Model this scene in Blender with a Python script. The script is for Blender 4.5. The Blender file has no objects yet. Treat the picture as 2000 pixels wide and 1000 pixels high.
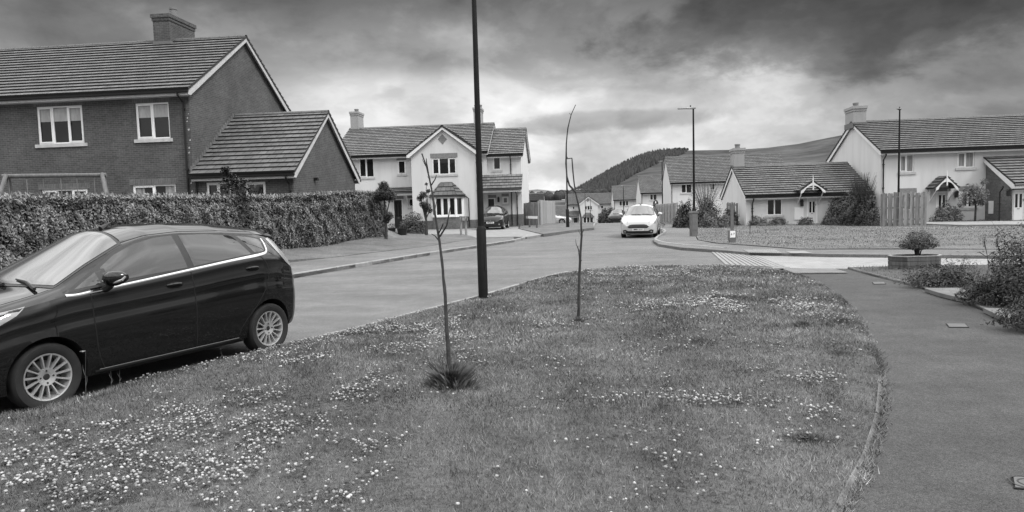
import bpy, bmesh, math, random
import numpy as np
from mathutils import Vector, Matrix
from mathutils.geometry import delaunay_2d_cdt
S = bpy.context.scene
PI = math.pi
# ------------------------------------------------------------------ camera
FPX = 1333.0; PITCH = math.atan(100/FPX); ROLL = 0.028; CH = 1.7
cp, sp, cr, sr = math.cos(PITCH), math.sin(PITCH), math.cos(ROLL), math.sin(ROLL)
CF = Vector((0, cp, -sp)); CR = Vector((cr, -sr*sp, -sr*cp)); CU = Vector((sr, cr*sp, cr*cp)); C0 = Vector((0, 0, CH))
cam = bpy.data.objects.new('camera', bpy.data.cameras.new('camera'))
S.collection.objects.link(cam)
M = Matrix((CR, CU, -CF)).transposed().to_4x4(); M.translation = C0
cam.matrix_world = M
cam.data.sensor_width = 36; cam.data.lens = FPX/2000*36
cam.data.clip_start = 0.05; cam.data.clip_end = 12000
S.camera = cam
def ray(px, py): return CF + CR*((px-1000)/FPX) + CU*((500-py)/FPX)
def G(px, py, z=0.0):                 # ground point seen at a photo pixel
    d = ray(px, py); t = (z-CH)/d.z; return (d.x*t, d.y*t)
def W(px, py, Y):                     # point at world depth Y
    d = ray(px, py); t = Y/d.y; return Vector((d.x*t, Y, CH+d.z*t))
# ------------------------------------------------------------------ light
SUN = Vector((0.55, -0.35, 0.75)).normalized()
sun = bpy.data.objects.new('sun', bpy.data.lights.new('sun', 'SUN')); S.collection.objects.link(sun)
sun.data.energy = 1.5; sun.data.angle = math.radians(14); sun.data.color = (1, 1, 1)
sun.rotation_euler = SUN.to_track_quat('Z', 'Y').to_euler()
wd = bpy.data.worlds.new("World"); S.world = wd; wd.use_nodes = True
nt = wd.node_tree; N = nt.nodes; Lk = nt.links; N.clear()
def nn(t, **k):
    n = N.new(t)
    for a, b in k.items(): setattr(n, a, b)
    return n
def mth(op, a, b=None, c=None, clamp=False):
    n = N.new('ShaderNodeMath'); n.operation = op; n.use_clamp = clamp
    for i, v in enumerate((a, b, c)):
        if v is None: continue
        if isinstance(v, (int, float)): n.inputs[i].default_value = v
        else: Lk.new(v, n.inputs[i])
    return n.outputs[0]
def mix(f, a, b):
    n = N.new('ShaderNodeMix'); n.data_type = 'FLOAT'
    for i, v in ((0, f), (2, a), (3, b)):
        if isinstance(v, (int, float)): n.inputs[i].default_value = v
        else: Lk.new(v, n.inputs[i])
    return n.outputs[0]
def ramp(v, pts, interp='EASE'):
    n = N.new('ShaderNodeValToRGB'); n.color_ramp.interpolation = interp
    e = n.color_ramp.elements
    while len(e) < len(pts): e.new(0.5)
    for i, (p, c) in enumerate(pts): e[i].position = p; e[i].color = (c, c, c, 1)
    Lk.new(v, n.inputs[0]); return n.outputs[0]
sky = nn('ShaderNodeTexSky', sky_type='NISHITA', sun_disc=False)
sky.sun_elevation = math.asin(SUN.z); sky.sun_rotation = math.atan2(SUN.x, SUN.y)
bw = nn('ShaderNodeRGBToBW'); Lk.new(sky.outputs[0], bw.inputs[0])
tc = nn('ShaderNodeTexCoord'); sep = nn('ShaderNodeSeparateXYZ'); Lk.new(tc.outputs['Generated'], sep.inputs[0])
dx, dy, dz = sep.outputs
zz = mth('MAXIMUM', dz, 0.0)
zp = mth('ADD', zz, 0.24)
comb = nn('ShaderNodeCombineXYZ'); Lk.new(dx, comb.inputs[0]); Lk.new(dy, comb.inputs[1]); Lk.new(mth('MULTIPLY', dz, 1.9), comb.inputs[2])
def noise(vec, scale, detail, rough, dist=0.0, off=(0, 0, 0)):
    mp = nn('ShaderNodeMapping'); mp.inputs['Location'].default_value = off; Lk.new(vec, mp.inputs[0])
    n = nn('ShaderNodeTexNoise'); n.inputs['Scale'].default_value = scale; n.inputs['Detail'].default_value = detail
    n.inputs['Roughness'].default_value = rough; n.inputs['Distortion'].default_value = dist
    Lk.new(mp.outputs[0], n.inputs['Vector']); return n.outputs['Fac']
n1 = noise(comb.outputs[0], 3.6, 8, 0.55, 0.25, (2.3, 0.4, 0))
n2 = noise(comb.outputs[0], 8.5, 7, 0.58, 0.2, (7.7, 3.1, 0))
az = mth('ARCTAN2', dx, dy)                                 # azimuth from +Y
# thin bright cloud low in the valley ahead, heavy grey cloud higher and to the right
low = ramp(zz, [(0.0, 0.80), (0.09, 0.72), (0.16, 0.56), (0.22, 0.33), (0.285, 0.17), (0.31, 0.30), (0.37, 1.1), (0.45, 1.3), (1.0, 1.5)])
azd = mth('ABSOLUTE', mth('SUBTRACT', az, 0.03))
side = ramp(azd, [(0.0, 1.0), (0.18, 0.92), (0.40, 0.74), (0.60, 0.50), (0.70, 0.75), (1.0, 0.8)])
sideon = mix(ramp(zz, [(0.0, 1.0), (0.30, 1.0), (0.5, 0.0)]), 1.0, side)
def blob(a0, z0, ra, rz):
    a = mth('DIVIDE', mth('SUBTRACT', az, a0), ra); b = mth('DIVIDE', mth('SUBTRACT', zz, z0), rz)
    r2 = mth('ADD', mth('MULTIPLY', a, a), mth('MULTIPLY', b, b))
    r2 = mth('ADD', r2, mth('MULTIPLY', mth('SUBTRACT', n2, 0.5), 2.4))
    return ramp(r2, [(0.0, 1.0), (0.35, 0.85), (1.3, 0.0)])
dark1 = blob(0.44, 0.235, 0.34, 0.095); dark2 = blob(0.13, 0.115, 0.20, 0.018)
brt1 = blob(-0.12, 0.15, 0.24, 0.05); brt2 = blob(0.13, 0.135, 0.13, 0.03)
det = ramp(n1, [(0.30, 0.62), (0.44, 0.86), (0.52, 1.08), (0.62, 1.32), (0.75, 1.15)])
fin = ramp(n2, [(0.30, 0.80), (0.5, 1.0), (0.66, 1.22)])
br = mth('MULTIPLY', mth('MULTIPLY', low, sideon), mth('MULTIPLY', det, fin))
br = mth('MULTIPLY', br, mix(dark1, 1.0, 0.50)); br = mth('MULTIPLY', br, mix(dark2, 1.0, 0.66))
br = mth('MULTIPLY', br, mix(brt1, 1.0, 1.35)); br = mth('MULTIPLY', br, mix(brt2, 1.0, 1.35))
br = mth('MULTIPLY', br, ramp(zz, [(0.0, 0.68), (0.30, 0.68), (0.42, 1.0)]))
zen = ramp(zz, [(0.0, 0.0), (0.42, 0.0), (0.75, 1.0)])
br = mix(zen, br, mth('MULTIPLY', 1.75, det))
gap = ramp(n1, [(0.60, 0.0), (0.72, 0.35)])
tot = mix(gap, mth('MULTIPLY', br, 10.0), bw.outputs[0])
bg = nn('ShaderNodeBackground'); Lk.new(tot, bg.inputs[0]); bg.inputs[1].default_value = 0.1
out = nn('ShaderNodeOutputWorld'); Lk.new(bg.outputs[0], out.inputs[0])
S.view_settings.view_transform = 'Standard'; S.view_settings.look = 'None'
S.view_settings.exposure = 0.6; S.view_settings.gamma = 1.0; S.view_settings.use_curve_mapping = False
S.cycles.max_bounces = 5; S.cycles.diffuse_bounces = 2; S.cycles.glossy_bounces = 3
try: S.cycles.use_denoising = True
except Exception: pass
# ------------------------------------------------------------------ helpers
def put(name, me, mat=None, parent=None, smooth=False):
    o = bpy.data.objects.new(name, me); S.collection.objects.link(o)
    if mat is not None:
        for m in (mat if isinstance(mat, (list, tuple)) else [mat]): me.materials.append(m)
    if parent is not None: o.parent = parent
    if smooth: me.polygons.foreach_set('use_smooth', [True]*len(me.polygons))
    return o
def tag(o, label=None, cat=None, group=None, kind=None):
    if label: o['label'] = label
    if cat: o['category'] = cat
    if group: o['group'] = group
    if kind: o['kind'] = kind
    return o
def empty(name, loc, rz=0, label=None, cat=None, group=None):
    o = bpy.data.objects.new(name, None); S.collection.objects.link(o); o.empty_display_size = 0.2
    o.location = loc; o.rotation_euler = (0, 0, rz); return tag(o, label, cat, group)
def copy_tree(o, parent=None):
    c = o.copy(); S.collection.objects.link(c); c.parent = parent
    for ch in list(o.children): copy_tree(ch, c)
    return c
class MB:
    def __init__(s): s.v = []; s.f = []; s.uv = []; s.mi = []; s.m = 0
    def face(s, pts, uv=None):
        b = len(s.v); s.v += [tuple(p) for p in pts]; s.f.append(tuple(range(b, b+len(pts))))
        s.uv.append(uv or [(0, 0)]*len(pts)); s.mi.append(s.m)
    def box(s, x0, x1, y0, y1, z0, z1, fn=None):
        p = [(x0,y0,z0),(x1,y0,z0),(x1,y1,z0),(x0,y1,z0),(x0,y0,z1),(x1,y0,z1),(x1,y1,z1),(x0,y1,z1)]
        if fn: p = [fn(*q) for q in p]
        for q in ((0,3,2,1),(4,5,6,7),(0,1,5,4),(1,2,6,5),(2,3,7,6),(3,0,4,7)): s.face([p[i] for i in q])
    def tube(s, pts, rs, n=8, cap=True):
        pts = [Vector(p) for p in pts]
        if isinstance(rs, (int, float)): rs = [rs]*len(pts)
        rings = []; ref = None
        for i, p in enumerate(pts):
            t = (pts[min(i+1, len(pts)-1)] - pts[max(i-1, 0)]).normalized()
            if ref is None: ref = Vector((1, 0, 0)) if abs(t.x) < .9 else Vector((0, 1, 0))
            a = (ref - t*ref.dot(t)).normalized(); ref = a; b = t.cross(a)
            rings.append([p + (a*math.cos(2*PI*k/n) + b*math.sin(2*PI*k/n))*rs[i] for k in range(n)])
        for r0, r1 in zip(rings, rings[1:]):
            for k in range(n): s.face([r0[k], r0[(k+1)%n], r1[(k+1)%n], r1[k]])
        if cap: s.face(rings[0][::-1]); s.face(rings[-1])
    def lathe(s, prof, n=24, axis='z', c=(0, 0, 0)):      # prof: (r, h)
        def P(r, h, a):
            x, y = r*math.cos(a), r*math.sin(a)
            return {'z': (c[0]+x, c[1]+y, c[2]+h), 'y': (c[0]+x, c[1]+h, c[2]+y)}[axis]
        for (r0, h0), (r1, h1) in zip(prof, prof[1:]):
            for k in range(n):
                a0, a1 = 2*PI*k/n, 2*PI*(k+1)/n
                q = [P(r0, h0, a0), P(r0, h0, a1), P(r1, h1, a1), P(r1, h1, a0)]
                if r0 < 1e-6: q = q[1:]
                elif r1 < 1e-6: q = q[:3]
                s.face(q)
    def prism(s, poly, d0, d1, fn):                       # poly of (a,b); fn(a,b,d)
        s.face([fn(a, b, d1) for a, b in poly]); s.face([fn(a, b, d0) for a, b in poly][::-1])
        for i in range(len(poly)):
            (a, b), (c, d) = poly[i], poly[(i+1) % len(poly)]
            s.face([fn(a,b,d0), fn(c,d,d0), fn(c,d,d1), fn(a,b,d1)])
    def build(s, name, mat, parent=None, smooth=False, merge=False):
        me = bpy.data.meshes.new(name); me.from_pydata(s.v, [], s.f)
        l = me.uv_layers.new(name='uv'); flat = [c for f in s.uv for u in f for c in u]
        l.data.foreach_set('uv', flat)
        o = put(name, me, mat, parent, False)
        if any(s.mi): me.polygons.foreach_set('material_index', s.mi)
        if merge or smooth:
            bm = bmesh.new(); bm.from_mesh(me); bmesh.ops.remove_doubles(bm, verts=bm.verts, dist=1e-4)
            bmesh.ops.recalc_face_normals(bm, faces=bm.faces)
            for f in bm.faces: f.smooth = smooth
            for e in bm.edges:
                if len(e.link_faces) == 2 and e.calc_face_angle(0) > 0.7: e.smooth = False
            bm.to_mesh(me); bm.free()
        return o
def quick(name, V, F, mat, parent=None, smooth=False):    # numpy verts, faces of equal size
    me = bpy.data.meshes.new(name); V = np.asarray(V, np.float32); F = np.asarray(F, np.int32); k = F.shape[1]
    me.vertices.add(len(V)); me.vertices.foreach_set('co', V.ravel())
    me.loops.add(F.size); me.loops.foreach_set('vertex_index', F.ravel())
    me.polygons.add(len(F)); me.polygons.foreach_set('loop_start', np.arange(0, F.size, k, dtype=np.int32))
    me.update(calc_edges=True); me.validate()
    return put(name, me, mat, parent, smooth)
rng = np.random.default_rng(7); random.seed(5)
_ng = {}
def vnoise(x, y, sc, seed=0):                             # smooth value noise 0..1
    if seed not in _ng: _ng[seed] = np.random.default_rng(seed+100).random((256, 256))
    g = _ng[seed]; x = np.asarray(x)/sc+1000; y = np.asarray(y)/sc+1000
    xi, yi = np.floor(x).astype(int), np.floor(y).astype(int); fx, fy = x-xi, y-yi
    fx = fx*fx*(3-2*fx); fy = fy*fy*(3-2*fy); a = lambda i, j: g[i % 256, j % 256]
    return (a(xi,yi)*(1-fx)+a(xi+1,yi)*fx)*(1-fy)+(a(xi,yi+1)*(1-fx)+a(xi+1,yi+1)*fx)*fy
def pip(x, y, poly):
    x, y = np.asarray(x), np.asarray(y); r = np.zeros(x.shape, bool); n = len(poly)
    for i in range(n):
        (x0, y0), (x1, y1) = poly[i], poly[(i+1) % n]
        if y0 == y1: continue
        c = ((y0 > y) != (y1 > y)) & (x < (x1-x0)*(y-y0)/(y1-y0)+x0); r ^= c
    return r
def resample(poly, d, closed=True):
    o = []; n = len(poly)
    for i in range(n if closed else n-1):
        a, b = poly[i], poly[(i+1) % n]; k = max(1, int(math.hypot(b[0]-a[0], b[1]-a[1])/d))
        o += [(a[0]+(b[0]-a[0])*j/k, a[1]+(b[1]-a[1])*j/k) for j in range(k)]
    if not closed: o.append(poly[-1])
    return o
def smoothline(p, it=2):                                   # Chaikin, open
    for _ in range(it):
        q = [p[0]]
        for a, b in zip(p, p[1:]):
            q += [(a[0]*.75+b[0]*.25, a[1]*.75+b[1]*.25), (a[0]*.25+b[0]*.75, a[1]*.25+b[1]*.75)]
        p = q + [p[-1]]
    return p
def tri2d(poly, d):
    xs = [p[0] for p in poly]; ys = [p[1] for p in poly]; pts = [Vector(p) for p in poly]
    gx, gy = np.meshgrid(np.arange(min(xs)+d/2, max(xs), d), np.arange(min(ys)+d/2, max(ys), d))
    gx = gx.ravel(); gy = gy.ravel(); m = pip(gx, gy, poly)
    pts += [Vector((float(a), float(b))) for a, b in zip(gx[m], gy[m])]
    v, _, f, *_ = delaunay_2d_cdt(pts, [], [list(range(len(poly)))], 1, 1e-5)
    return [tuple(p) for p in v], f
def sst(t): t = max(0, min(1, t)); return t*t*(3-2*t)
def hedge_x(y): return -7.95+.175*(y-23.3)-.1
def TZ(x, y):                                              # lie of the land
    z = 0.0
    if y > 54: z -= 0.029*(min(y, 260)-54)
    return z
def sheet(name, poly, z, mat, d=4, thick=0.0, dome=None, kind='structure'):
    v, f = tri2d(poly, d)
    mb = MB(); P = [(x, y, z+TZ(x, y)+(dome(x, y) if dome else 0)) for x, y in v]
    me = bpy.data.meshes.new(name); b = len(P); F = [tuple(q) for q in f]
    if thick:
        n = len(poly); ring = []
        for i in range(n): ring.append(len(P)); P.append((poly[i][0], poly[i][1], z+TZ(*poly[i])-thick))
        idx = {}
        for i, p in enumerate(v): idx.setdefault((round(p[0], 4), round(p[1], 4)), i)
        for i in range(n):
            j = (i+1) % n; a = idx.get((round(poly[i][0], 4), round(poly[i][1], 4))); c = idx.get((round(poly[j][0], 4), round(poly[j][1], 4)))
            if a is not None and c is not None: F.append((a, ring[i], ring[j], c))
    me.from_pydata(P, [], F); o = put(name, me, mat); tag(o, kind=kind); return o
# ------------------------------------------------------------------ materials
def mat(name, col=0.5, rough=0.8, metal=0.0, ior=1.45, coat=0.0, spec=None):
    m = bpy.data.materials.new(name); m.use_nodes = True; b = m.node_tree.nodes['Principled BSDF']
    b.inputs['Base Color'].default_value = (col, col, col, 1); b.inputs['Roughness'].default_value = rough
    b.inputs['Metallic'].default_value = metal; b.inputs['IOR'].default_value = ior
    b.inputs['Coat Weight'].default_value = coat; b.inputs['Coat Roughness'].default_value = 0.03
    if spec is not None: b.inputs['Specular IOR Level'].default_value = spec
    return m
class NT:
    def __init__(s, m): s.t = m.node_tree; s.b = s.t.nodes['Principled BSDF']; s.tc = None
    def n(s, t, **k):
        x = s.t.nodes.new(t)
        for a, b in k.items():
            if a in x.inputs: s.set(x.inputs[a], b)
            else: setattr(x, a, b)
        return x
    def set(s, i, v):
        if isinstance(v, bpy.types.NodeSocket): s.t.links.new(v, i)
        elif isinstance(v, tuple) and i.type == 'RGBA': i.default_value = (*v, 1) if len(v) == 3 else v
        elif i.type == 'RGBA': i.default_value = (v, v, v, 1)
        else: i.default_value = v
    def co(s, w='Object'):
        if not s.tc: s.tc = s.n('ShaderNodeTexCoord')
        return s.tc.outputs[w]
    def noise(s, sc, det=4, r=0.6, vec=None, st=None, w='Object'):
        v = vec or s.co(w)
        if st: v = s.n('ShaderNodeMapping', Vector=v, Scale=st).outputs[0]
        return s.n('ShaderNodeTexNoise', Vector=v, Scale=sc, Detail=det, Roughness=r).outputs['Fac']
    def ramp(s, v, pts, interp='LINEAR'):
        n = s.n('ShaderNodeValToRGB', Fac=v); n.color_ramp.interpolation = interp; e = n.color_ramp.elements
        while len(e) < len(pts): e.new(0.5)
        for i, (p, c) in enumerate(pts): e[i].position = p; e[i].color = (c, c, c, 1)
        return n.outputs[0]
    def m(s, op, a, b=0.0, clamp=False):
        n = s.n('ShaderNodeMath'); n.operation = op; n.use_clamp = clamp; s.set(n.inputs[0], a); s.set(n.inputs[1], b); return n.outputs[0]
    def mix(s, f, a, b):
        n = s.n('ShaderNodeMix'); n.data_type = 'FLOAT'; s.set(n.inputs[0], f); s.set(n.inputs[2], a); s.set(n.inputs[3], b); return n.outputs[0]
    def col(s, v): s.set(s.b.inputs['Base Color'], v)
    def bump(s, h, st=0.5, d=0.01):
        n = s.n('ShaderNodeBump', Height=h, Strength=st, Distance=d); s.t.links.new(n.outputs[0], s.b.inputs['Normal'])
def mnoise(name, pts, sc, rough=0.85, det=5, bump=0.0, bsc=None, bd=0.01, st=None, **k):
    m = mat(name, .5, rough, **k); t = NT(m); v = t.noise(sc, det, st=st); t.col(t.ramp(v, pts))
    if bump: t.bump(t.noise(bsc or sc*4, 4), bump, bd)
    return m
def wall_uv(t):                                            # (along wall, up) from object position and normal
    g = t.n('ShaderNodeSeparateXYZ', Vector=t.co('Normal')); p = t.n('ShaderNodeSeparateXYZ', Vector=t.co())
    f = t.m('GREATER_THAN', t.m('ABSOLUTE', g.outputs[0]), 0.6)
    u = t.mix(f, p.outputs[0], p.outputs[1]); c = t.n('ShaderNodeCombineXYZ', X=u, Y=p.outputs[2]); return c.outputs[0]
def mbrick(name, lo, hi, mortar, soldier=False):
    m = mat(name, .1, .9); t = NT(m); uv = wall_uv(t)
    if soldier:
        s_ = t.n('ShaderNodeSeparateXYZ', Vector=uv); uv = t.n('ShaderNodeCombineXYZ', X=s_.outputs[1], Y=s_.outputs[0]).outputs[0]
    b = t.n('ShaderNodeTexBrick', Vector=uv, Color1=lo, Color2=hi, Mortar=mortar, Scale=1.0)
    b.inputs['Mortar Size'].default_value = 0.006; b.inputs['Mortar Smooth'].default_value = 0.3; b.inputs['Bias'].default_value = 0.0
    b.inputs['Brick Width'].default_value = 0.225; b.inputs['Row Height'].default_value = 0.075
    if soldier: b.offset = 0.0; b.inputs['Brick Width'].default_value = 0.24
    v = t.n('ShaderNodeRGBToBW', Color=b.outputs['Color']).outputs[0]
    v = t.m('MULTIPLY', v, t.ramp(t.noise(0.7, 6, .7), [(.3, .72), (.7, 1.3)]))
    v = t.m('MULTIPLY', v, t.ramp(t.noise(9, 3, .7), [(.3, .8), (.7, 1.2)]))
    t.col(v); t.bump(b.outputs['Fac'], -0.5, 0.006); return m
def mtile(name, base):
    m = mat(name, base, .75); t = NT(m); uv = t.co('UV'); s = t.n('ShaderNodeSeparateXYZ', Vector=uv)
    fl = t.n('ShaderNodeVectorMath', operation='FLOOR'); t.t.links.new(uv, fl.inputs[0])
    wn = t.n('ShaderNodeTexWhiteNoise', Vector=fl.outputs[0]).outputs['Value']
    fr = t.m('FRACT', s.outputs[0]); j = t.m('LESS_THAN', fr, 0.08)
    v = t.m('MULTIPLY', t.mix(wn, .78, 1.22), base)
    v = t.m('MULTIPLY', v, t.ramp(t.noise(1.3, 6, .7), [(.3, .8), (.7, 1.2)]))
    v = t.m('MULTIPLY', v, t.ramp(t.noise(14, 3, .7), [(.3, .85), (.7, 1.15)]))
    t.col(t.mix(j, v, base*.3)); t.bump(t.m('PINGPONG', s.outputs[0], .5), .6, .03); return m
def mrender(name, c):
    m = mat(name, c, .9); t = NT(m); st = t.noise(1.1, 5, .65, st=(1.6, 1.6, .22))
    v = t.m('MULTIPLY', t.ramp(st, [(.3, .85), (.5, .96), (.75, 1.02)]), c)
    v = t.m('MULTIPLY', v, t.ramp(t.noise(60, 3), [(.3, .95), (.7, 1.04)])); t.col(v); t.bump(t.noise(90, 3), .4, .004); return m
def mleaf(name, lo, hi, rough=.5, spec=.4):
    m = mat(name, lo, rough, spec=spec); t = NT(m); g = t.n('ShaderNodeNewGeometry')
    r = t.ramp(g.outputs['Random Per Island'], [(0, lo), (.55, (lo+hi)/2), (1, hi)])
    t.col(t.m('MULTIPLY', r, t.ramp(t.noise(1.6, 3), [(.3, .75), (.7, 1.25)]))); return m
def mwood(name, lo, hi):
    m = mat(name, lo, .85); t = NT(m); v = t.noise(3, 6, .65, st=(6, 6, .8)); g = t.n('ShaderNodeNewGeometry')
    t.col(t.m('MULTIPLY', t.ramp(v, [(.3, lo), (.7, hi)]), t.ramp(g.outputs['Random Per Island'], [(0, .65), (1, 1.3)]))); return m
MT = dict(
 brick=mbrick('brick', 0.072, 0.050, 0.13), brick_soldier=mbrick('brick_soldier', 0.11, 0.075, 0.18, True),
 plinth=mbrick('plinth_brick', 0.12, 0.085, 0.17), tile=mtile('roof_tile', 0.092), tile2=mtile('roof_tile_far', 0.125), tile3=mtile('roof_tile_grey', 0.088),
 render=mrender('white_render', 0.60), render2=mrender('cream_render', 0.60), dark_tile=mat('dark_edge', 0.03, .8),
 white=mnoise('white_paint', [(.3, .62), (.7, .74)], 3, .45), black=mat('black_plastic', 0.012, .4), upvc=mat('window_plastic', 0.78, .35),
 glass=mat('window_glass', 0.012, .04, ior=1.6), blind=mnoise('blind_fabric', [(.35, .30), (.65, .42)], 8, .9, st=(1, 1, .3)), curtain=mnoise('curtain_cloth', [(.3, .14), (.7, .36)], 14, .9, st=(1, 1, .05)),
 stone=mnoise('sill_stone', [(.3, .36), (.7, .50)], 6), chim=mrender('chimney_render', .30), pot=mat('clay_pot', .16, .85), lead=mat('lead', .12, .6),
 asphalt=None, kerb=None, conc=None, door=mat('dark_door', .02, .35), wdoor=mat('white_door', .66, .4), lintel=mnoise('brick_lintel', [(.3, .15), (.7, .23)], 8, bump=.2),
 woodg=mwood('grey_fence_wood', .12, .26), woodl=mwood('pale_fence_wood', .20, .36), woodd=mwood('dark_planter_wood', .05, .11), bark=mnoise('bark', [(.3, .015), (.7, .06)], 18, .9, bump=.6, bsc=40, st=(1, 1, .5)),
 postwood=mwood('swing_wood', .10, .20), post=mnoise('black_post_paint', [(.3, .004), (.7, .009)], 8, .6, spec=.25), zinc=mat('lamp_head_metal', .22, .5, metal=.3),
)
def masphalt(name, lo, hi, fine=230):
    m = mat(name, lo, .92, spec=.25); t = NT(m)
    a = t.m('MULTIPLY', t.ramp(t.noise(fine, 3, .7), [(.32, .35), (.5, 1.0), (.7, 1.8)]), t.ramp(t.noise(fine*.35, 3, .7), [(.32, .7), (.5, 1.0), (.7, 1.35)])); b = t.ramp(t.noise(.35, 6, .65), [(.3, lo), (.7, hi)])
    c = t.m('MULTIPLY', t.ramp(t.noise(3.5, 5, .7), [(.3, .84), (.7, 1.12)]), t.ramp(t.noise(1.1, 4, .6, st=(.25, 1, 1)), [(.35, .85), (.65, 1.08)]))
    t.col(t.m('MULTIPLY', t.m('MULTIPLY', a, b), c)); t.bump(t.noise(fine, 2), .5, .004); return m
MT['asphalt'] = masphalt('road_asphalt', .105, .15, 110); MT['path'] = masphalt('path_asphalt', .050, .072, 150); MT['foot'] = masphalt('footway_asphalt', .11, .15, 120)
MT['edging'] = mnoise('edging_stone', [(.3, .05), (.5, .10), (.7, .15)], 9, .9, bump=.3); MT['slab'] = mnoise('garden_slab', [(.3, .09), (.7, .15)], 4); MT['kerb'] = mnoise('kerb_stone', [(.3, .16), (.7, .26)], 7, .9, bump=.2); MT['conc'] = mnoise('driveway_concrete', [(.3, .16), (.7, .23)], 2.5, .9)
def mgrass(name, lo, hi, fleck=0.0, sc=1.0):
    m = mat(name, lo, .95, spec=.1); t = NT(m)
    a = t.ramp(t.noise(.9*sc, 6, .65), [(.3, lo), (.7, hi)]); b = t.ramp(t.noise(26*sc, 4, .75), [(.3, .55), (.7, 1.45)])
    v = t.m('MULTIPLY', a, b)
    if fleck:
        f = t.m('MULTIPLY', t.ramp(t.noise(38*sc, 2, .5), [(.60, 0), (.66, 1)]), t.ramp(t.noise(.5*sc, 4), [(.42, 0), (.56, 1)]))
        v = t.mix(f, v, fleck)
    t.col(v); t.bump(t.noise(40*sc, 3), .7, .03); return m
MT['lawn'] = mgrass('lawn_grass', .085, .155, .30); MT['turf'] = mgrass('turf_soil', .05, .12); MT['field'] = mgrass('field_grass', .09, .15, 0, .02); MT['garden'] = mgrass('garden_soil', .05, .10)
MT['blade'] = mleaf('grass_blade', .065, .20, .75, .15); MT['clover_leaf'] = mleaf('clover_leaf', .03, .07, .7, .2)
MT['petal'] = mleaf('clover_petal', .10, .44, .8, .2); MT['tuft'] = mleaf('dark_grass', .055, .17, .8, .2)
MT['hedge'] = mleaf('laurel_leaf', .055, .22, .42, .6); MT['shrub'] = mleaf('shrub_leaf', .022, .085, .6, .3); MT['pale'] = mleaf('pale_leaf', .055, .17, .6, .3); MT['dark'] = mleaf('dark_leaf', .010, .042, .5, .4)
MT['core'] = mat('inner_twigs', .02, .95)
def mpav():
    m = mat('block_paving', .3, .9); t = NT(m)
    b = t.n('ShaderNodeTexBrick', Vector=t.co(), Color1=.21, Color2=.27, Mortar=.11, Scale=1.0); b.inputs['Mortar Size'].default_value = .005
    b.inputs['Brick Width'].default_value = .2; b.inputs['Row Height'].default_value = .1
    v = t.n('ShaderNodeRGBToBW', Color=b.outputs['Color']).outputs[0]; t.col(t.m('MULTIPLY', v, t.ramp(t.noise(.6, 5), [(.3, .85), (.7, 1.12)]))); return m
MT['block'] = mpav()
# ------------------------------------------------------------------ ground
def patch_grid(name, xs, ys, z, m):
    V = [(x, y, z+TZ(x, y)) for y in ys for x in xs]; nx = len(xs)
    F = [(j*nx+i, j*nx+i+1, (j+1)*nx+i+1, (j+1)*nx+i) for j in range(len(ys)-1) for i in range(nx-1)]
    o = quick(name, V, F, m); tag(o, kind='structure'); return o
patch_grid('ground', [-6000, -800, -200, -60, -30, 0, 30, 60, 200, 800, 6000], [-3000, -200, -30, 0, 30, 54, 80, 110, 150, 200, 260, 500, 1500, 6000], -0.03, MT['field'])
VE = [(-300, 900), (-120, 850), (0, 806), (90, 789), (170, 771), (250, 743), (340, 722), (400, 706), (480, 690), (560, 672), (640, 653), (720, 633), (800, 613), (870, 595), (940, 577), (1000, 560), (1060, 541), (1110, 531), (1200, 523), (1290, 519.5), (1400, 518.5), (1480, 523), (1530, 528), (1560, 534), (1600, 552), (1640, 579), (1668, 610), (1690, 650), (1712, 695), (1724, 740), (1722, 800), (1706, 860), (1690, 910), (1665, 955), (1640, 1000), (1600, 1090), (1500, 1300), (1400, 1700)]
vedge = smoothline([G(x, y, .06) for x, y in VE], 1)
vedge += [(0.3, .4), (-6.0, .4), (vedge[0][0], vedge[0][1]-1)]
VERGE = resample(vedge, .25)
va = np.array(VERGE)
def edist(x, y):
    return np.min(np.hypot(va[:, 0]-x, va[:, 1]-y))
def vdome(x, y): return 0.055*min(1, edist(x, y)/.35)+0.03*(float(vnoise(x, y, .5, 3))-.5)*min(1, edist(x, y)/.3)
sheet('grass_verge_ground', VERGE, .035, MT['turf'], .25, .12, vdome)
road_left = [G(565, 545), G(700, 522), G(850, 497), G(960, 480), G(1005, 473), G(1028, 466.5)]
d0 = (road_left[1][0]-road_left[0][0], road_left[1][1]-road_left[0][1]); k0 = math.hypot(*d0)
near = [(road_left[0][0]-d0[0]/k0*s, road_left[0][1]-d0[1]/k0*s) for s in (30, 18, 8)]
road_left = near+road_left
far_left = [G(1050, 461), G(1110, 453), G(1160, 446.5), (7.2, 58), (9.6, 75), (15, 118), (2, 122), (2, 134)]
far_right = [(32, 134), (32, 121), (22, 118), (15.2, 75), (12.5, 58), (10.2, 46), G(1292, 450), G(1297, 456), G(1274, 471), G(1285, 477.5), G(1330, 484), G(1420, 491), G(1500, 497.5)]
ROAD = road_left+far_left+far_right+[G(1515, 523), G(1560, 540), (14, 10), (14, -12), (-14, -12)]
sheet('road', resample(ROAD, 3), 0.0, MT['asphalt'], 5)
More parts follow.
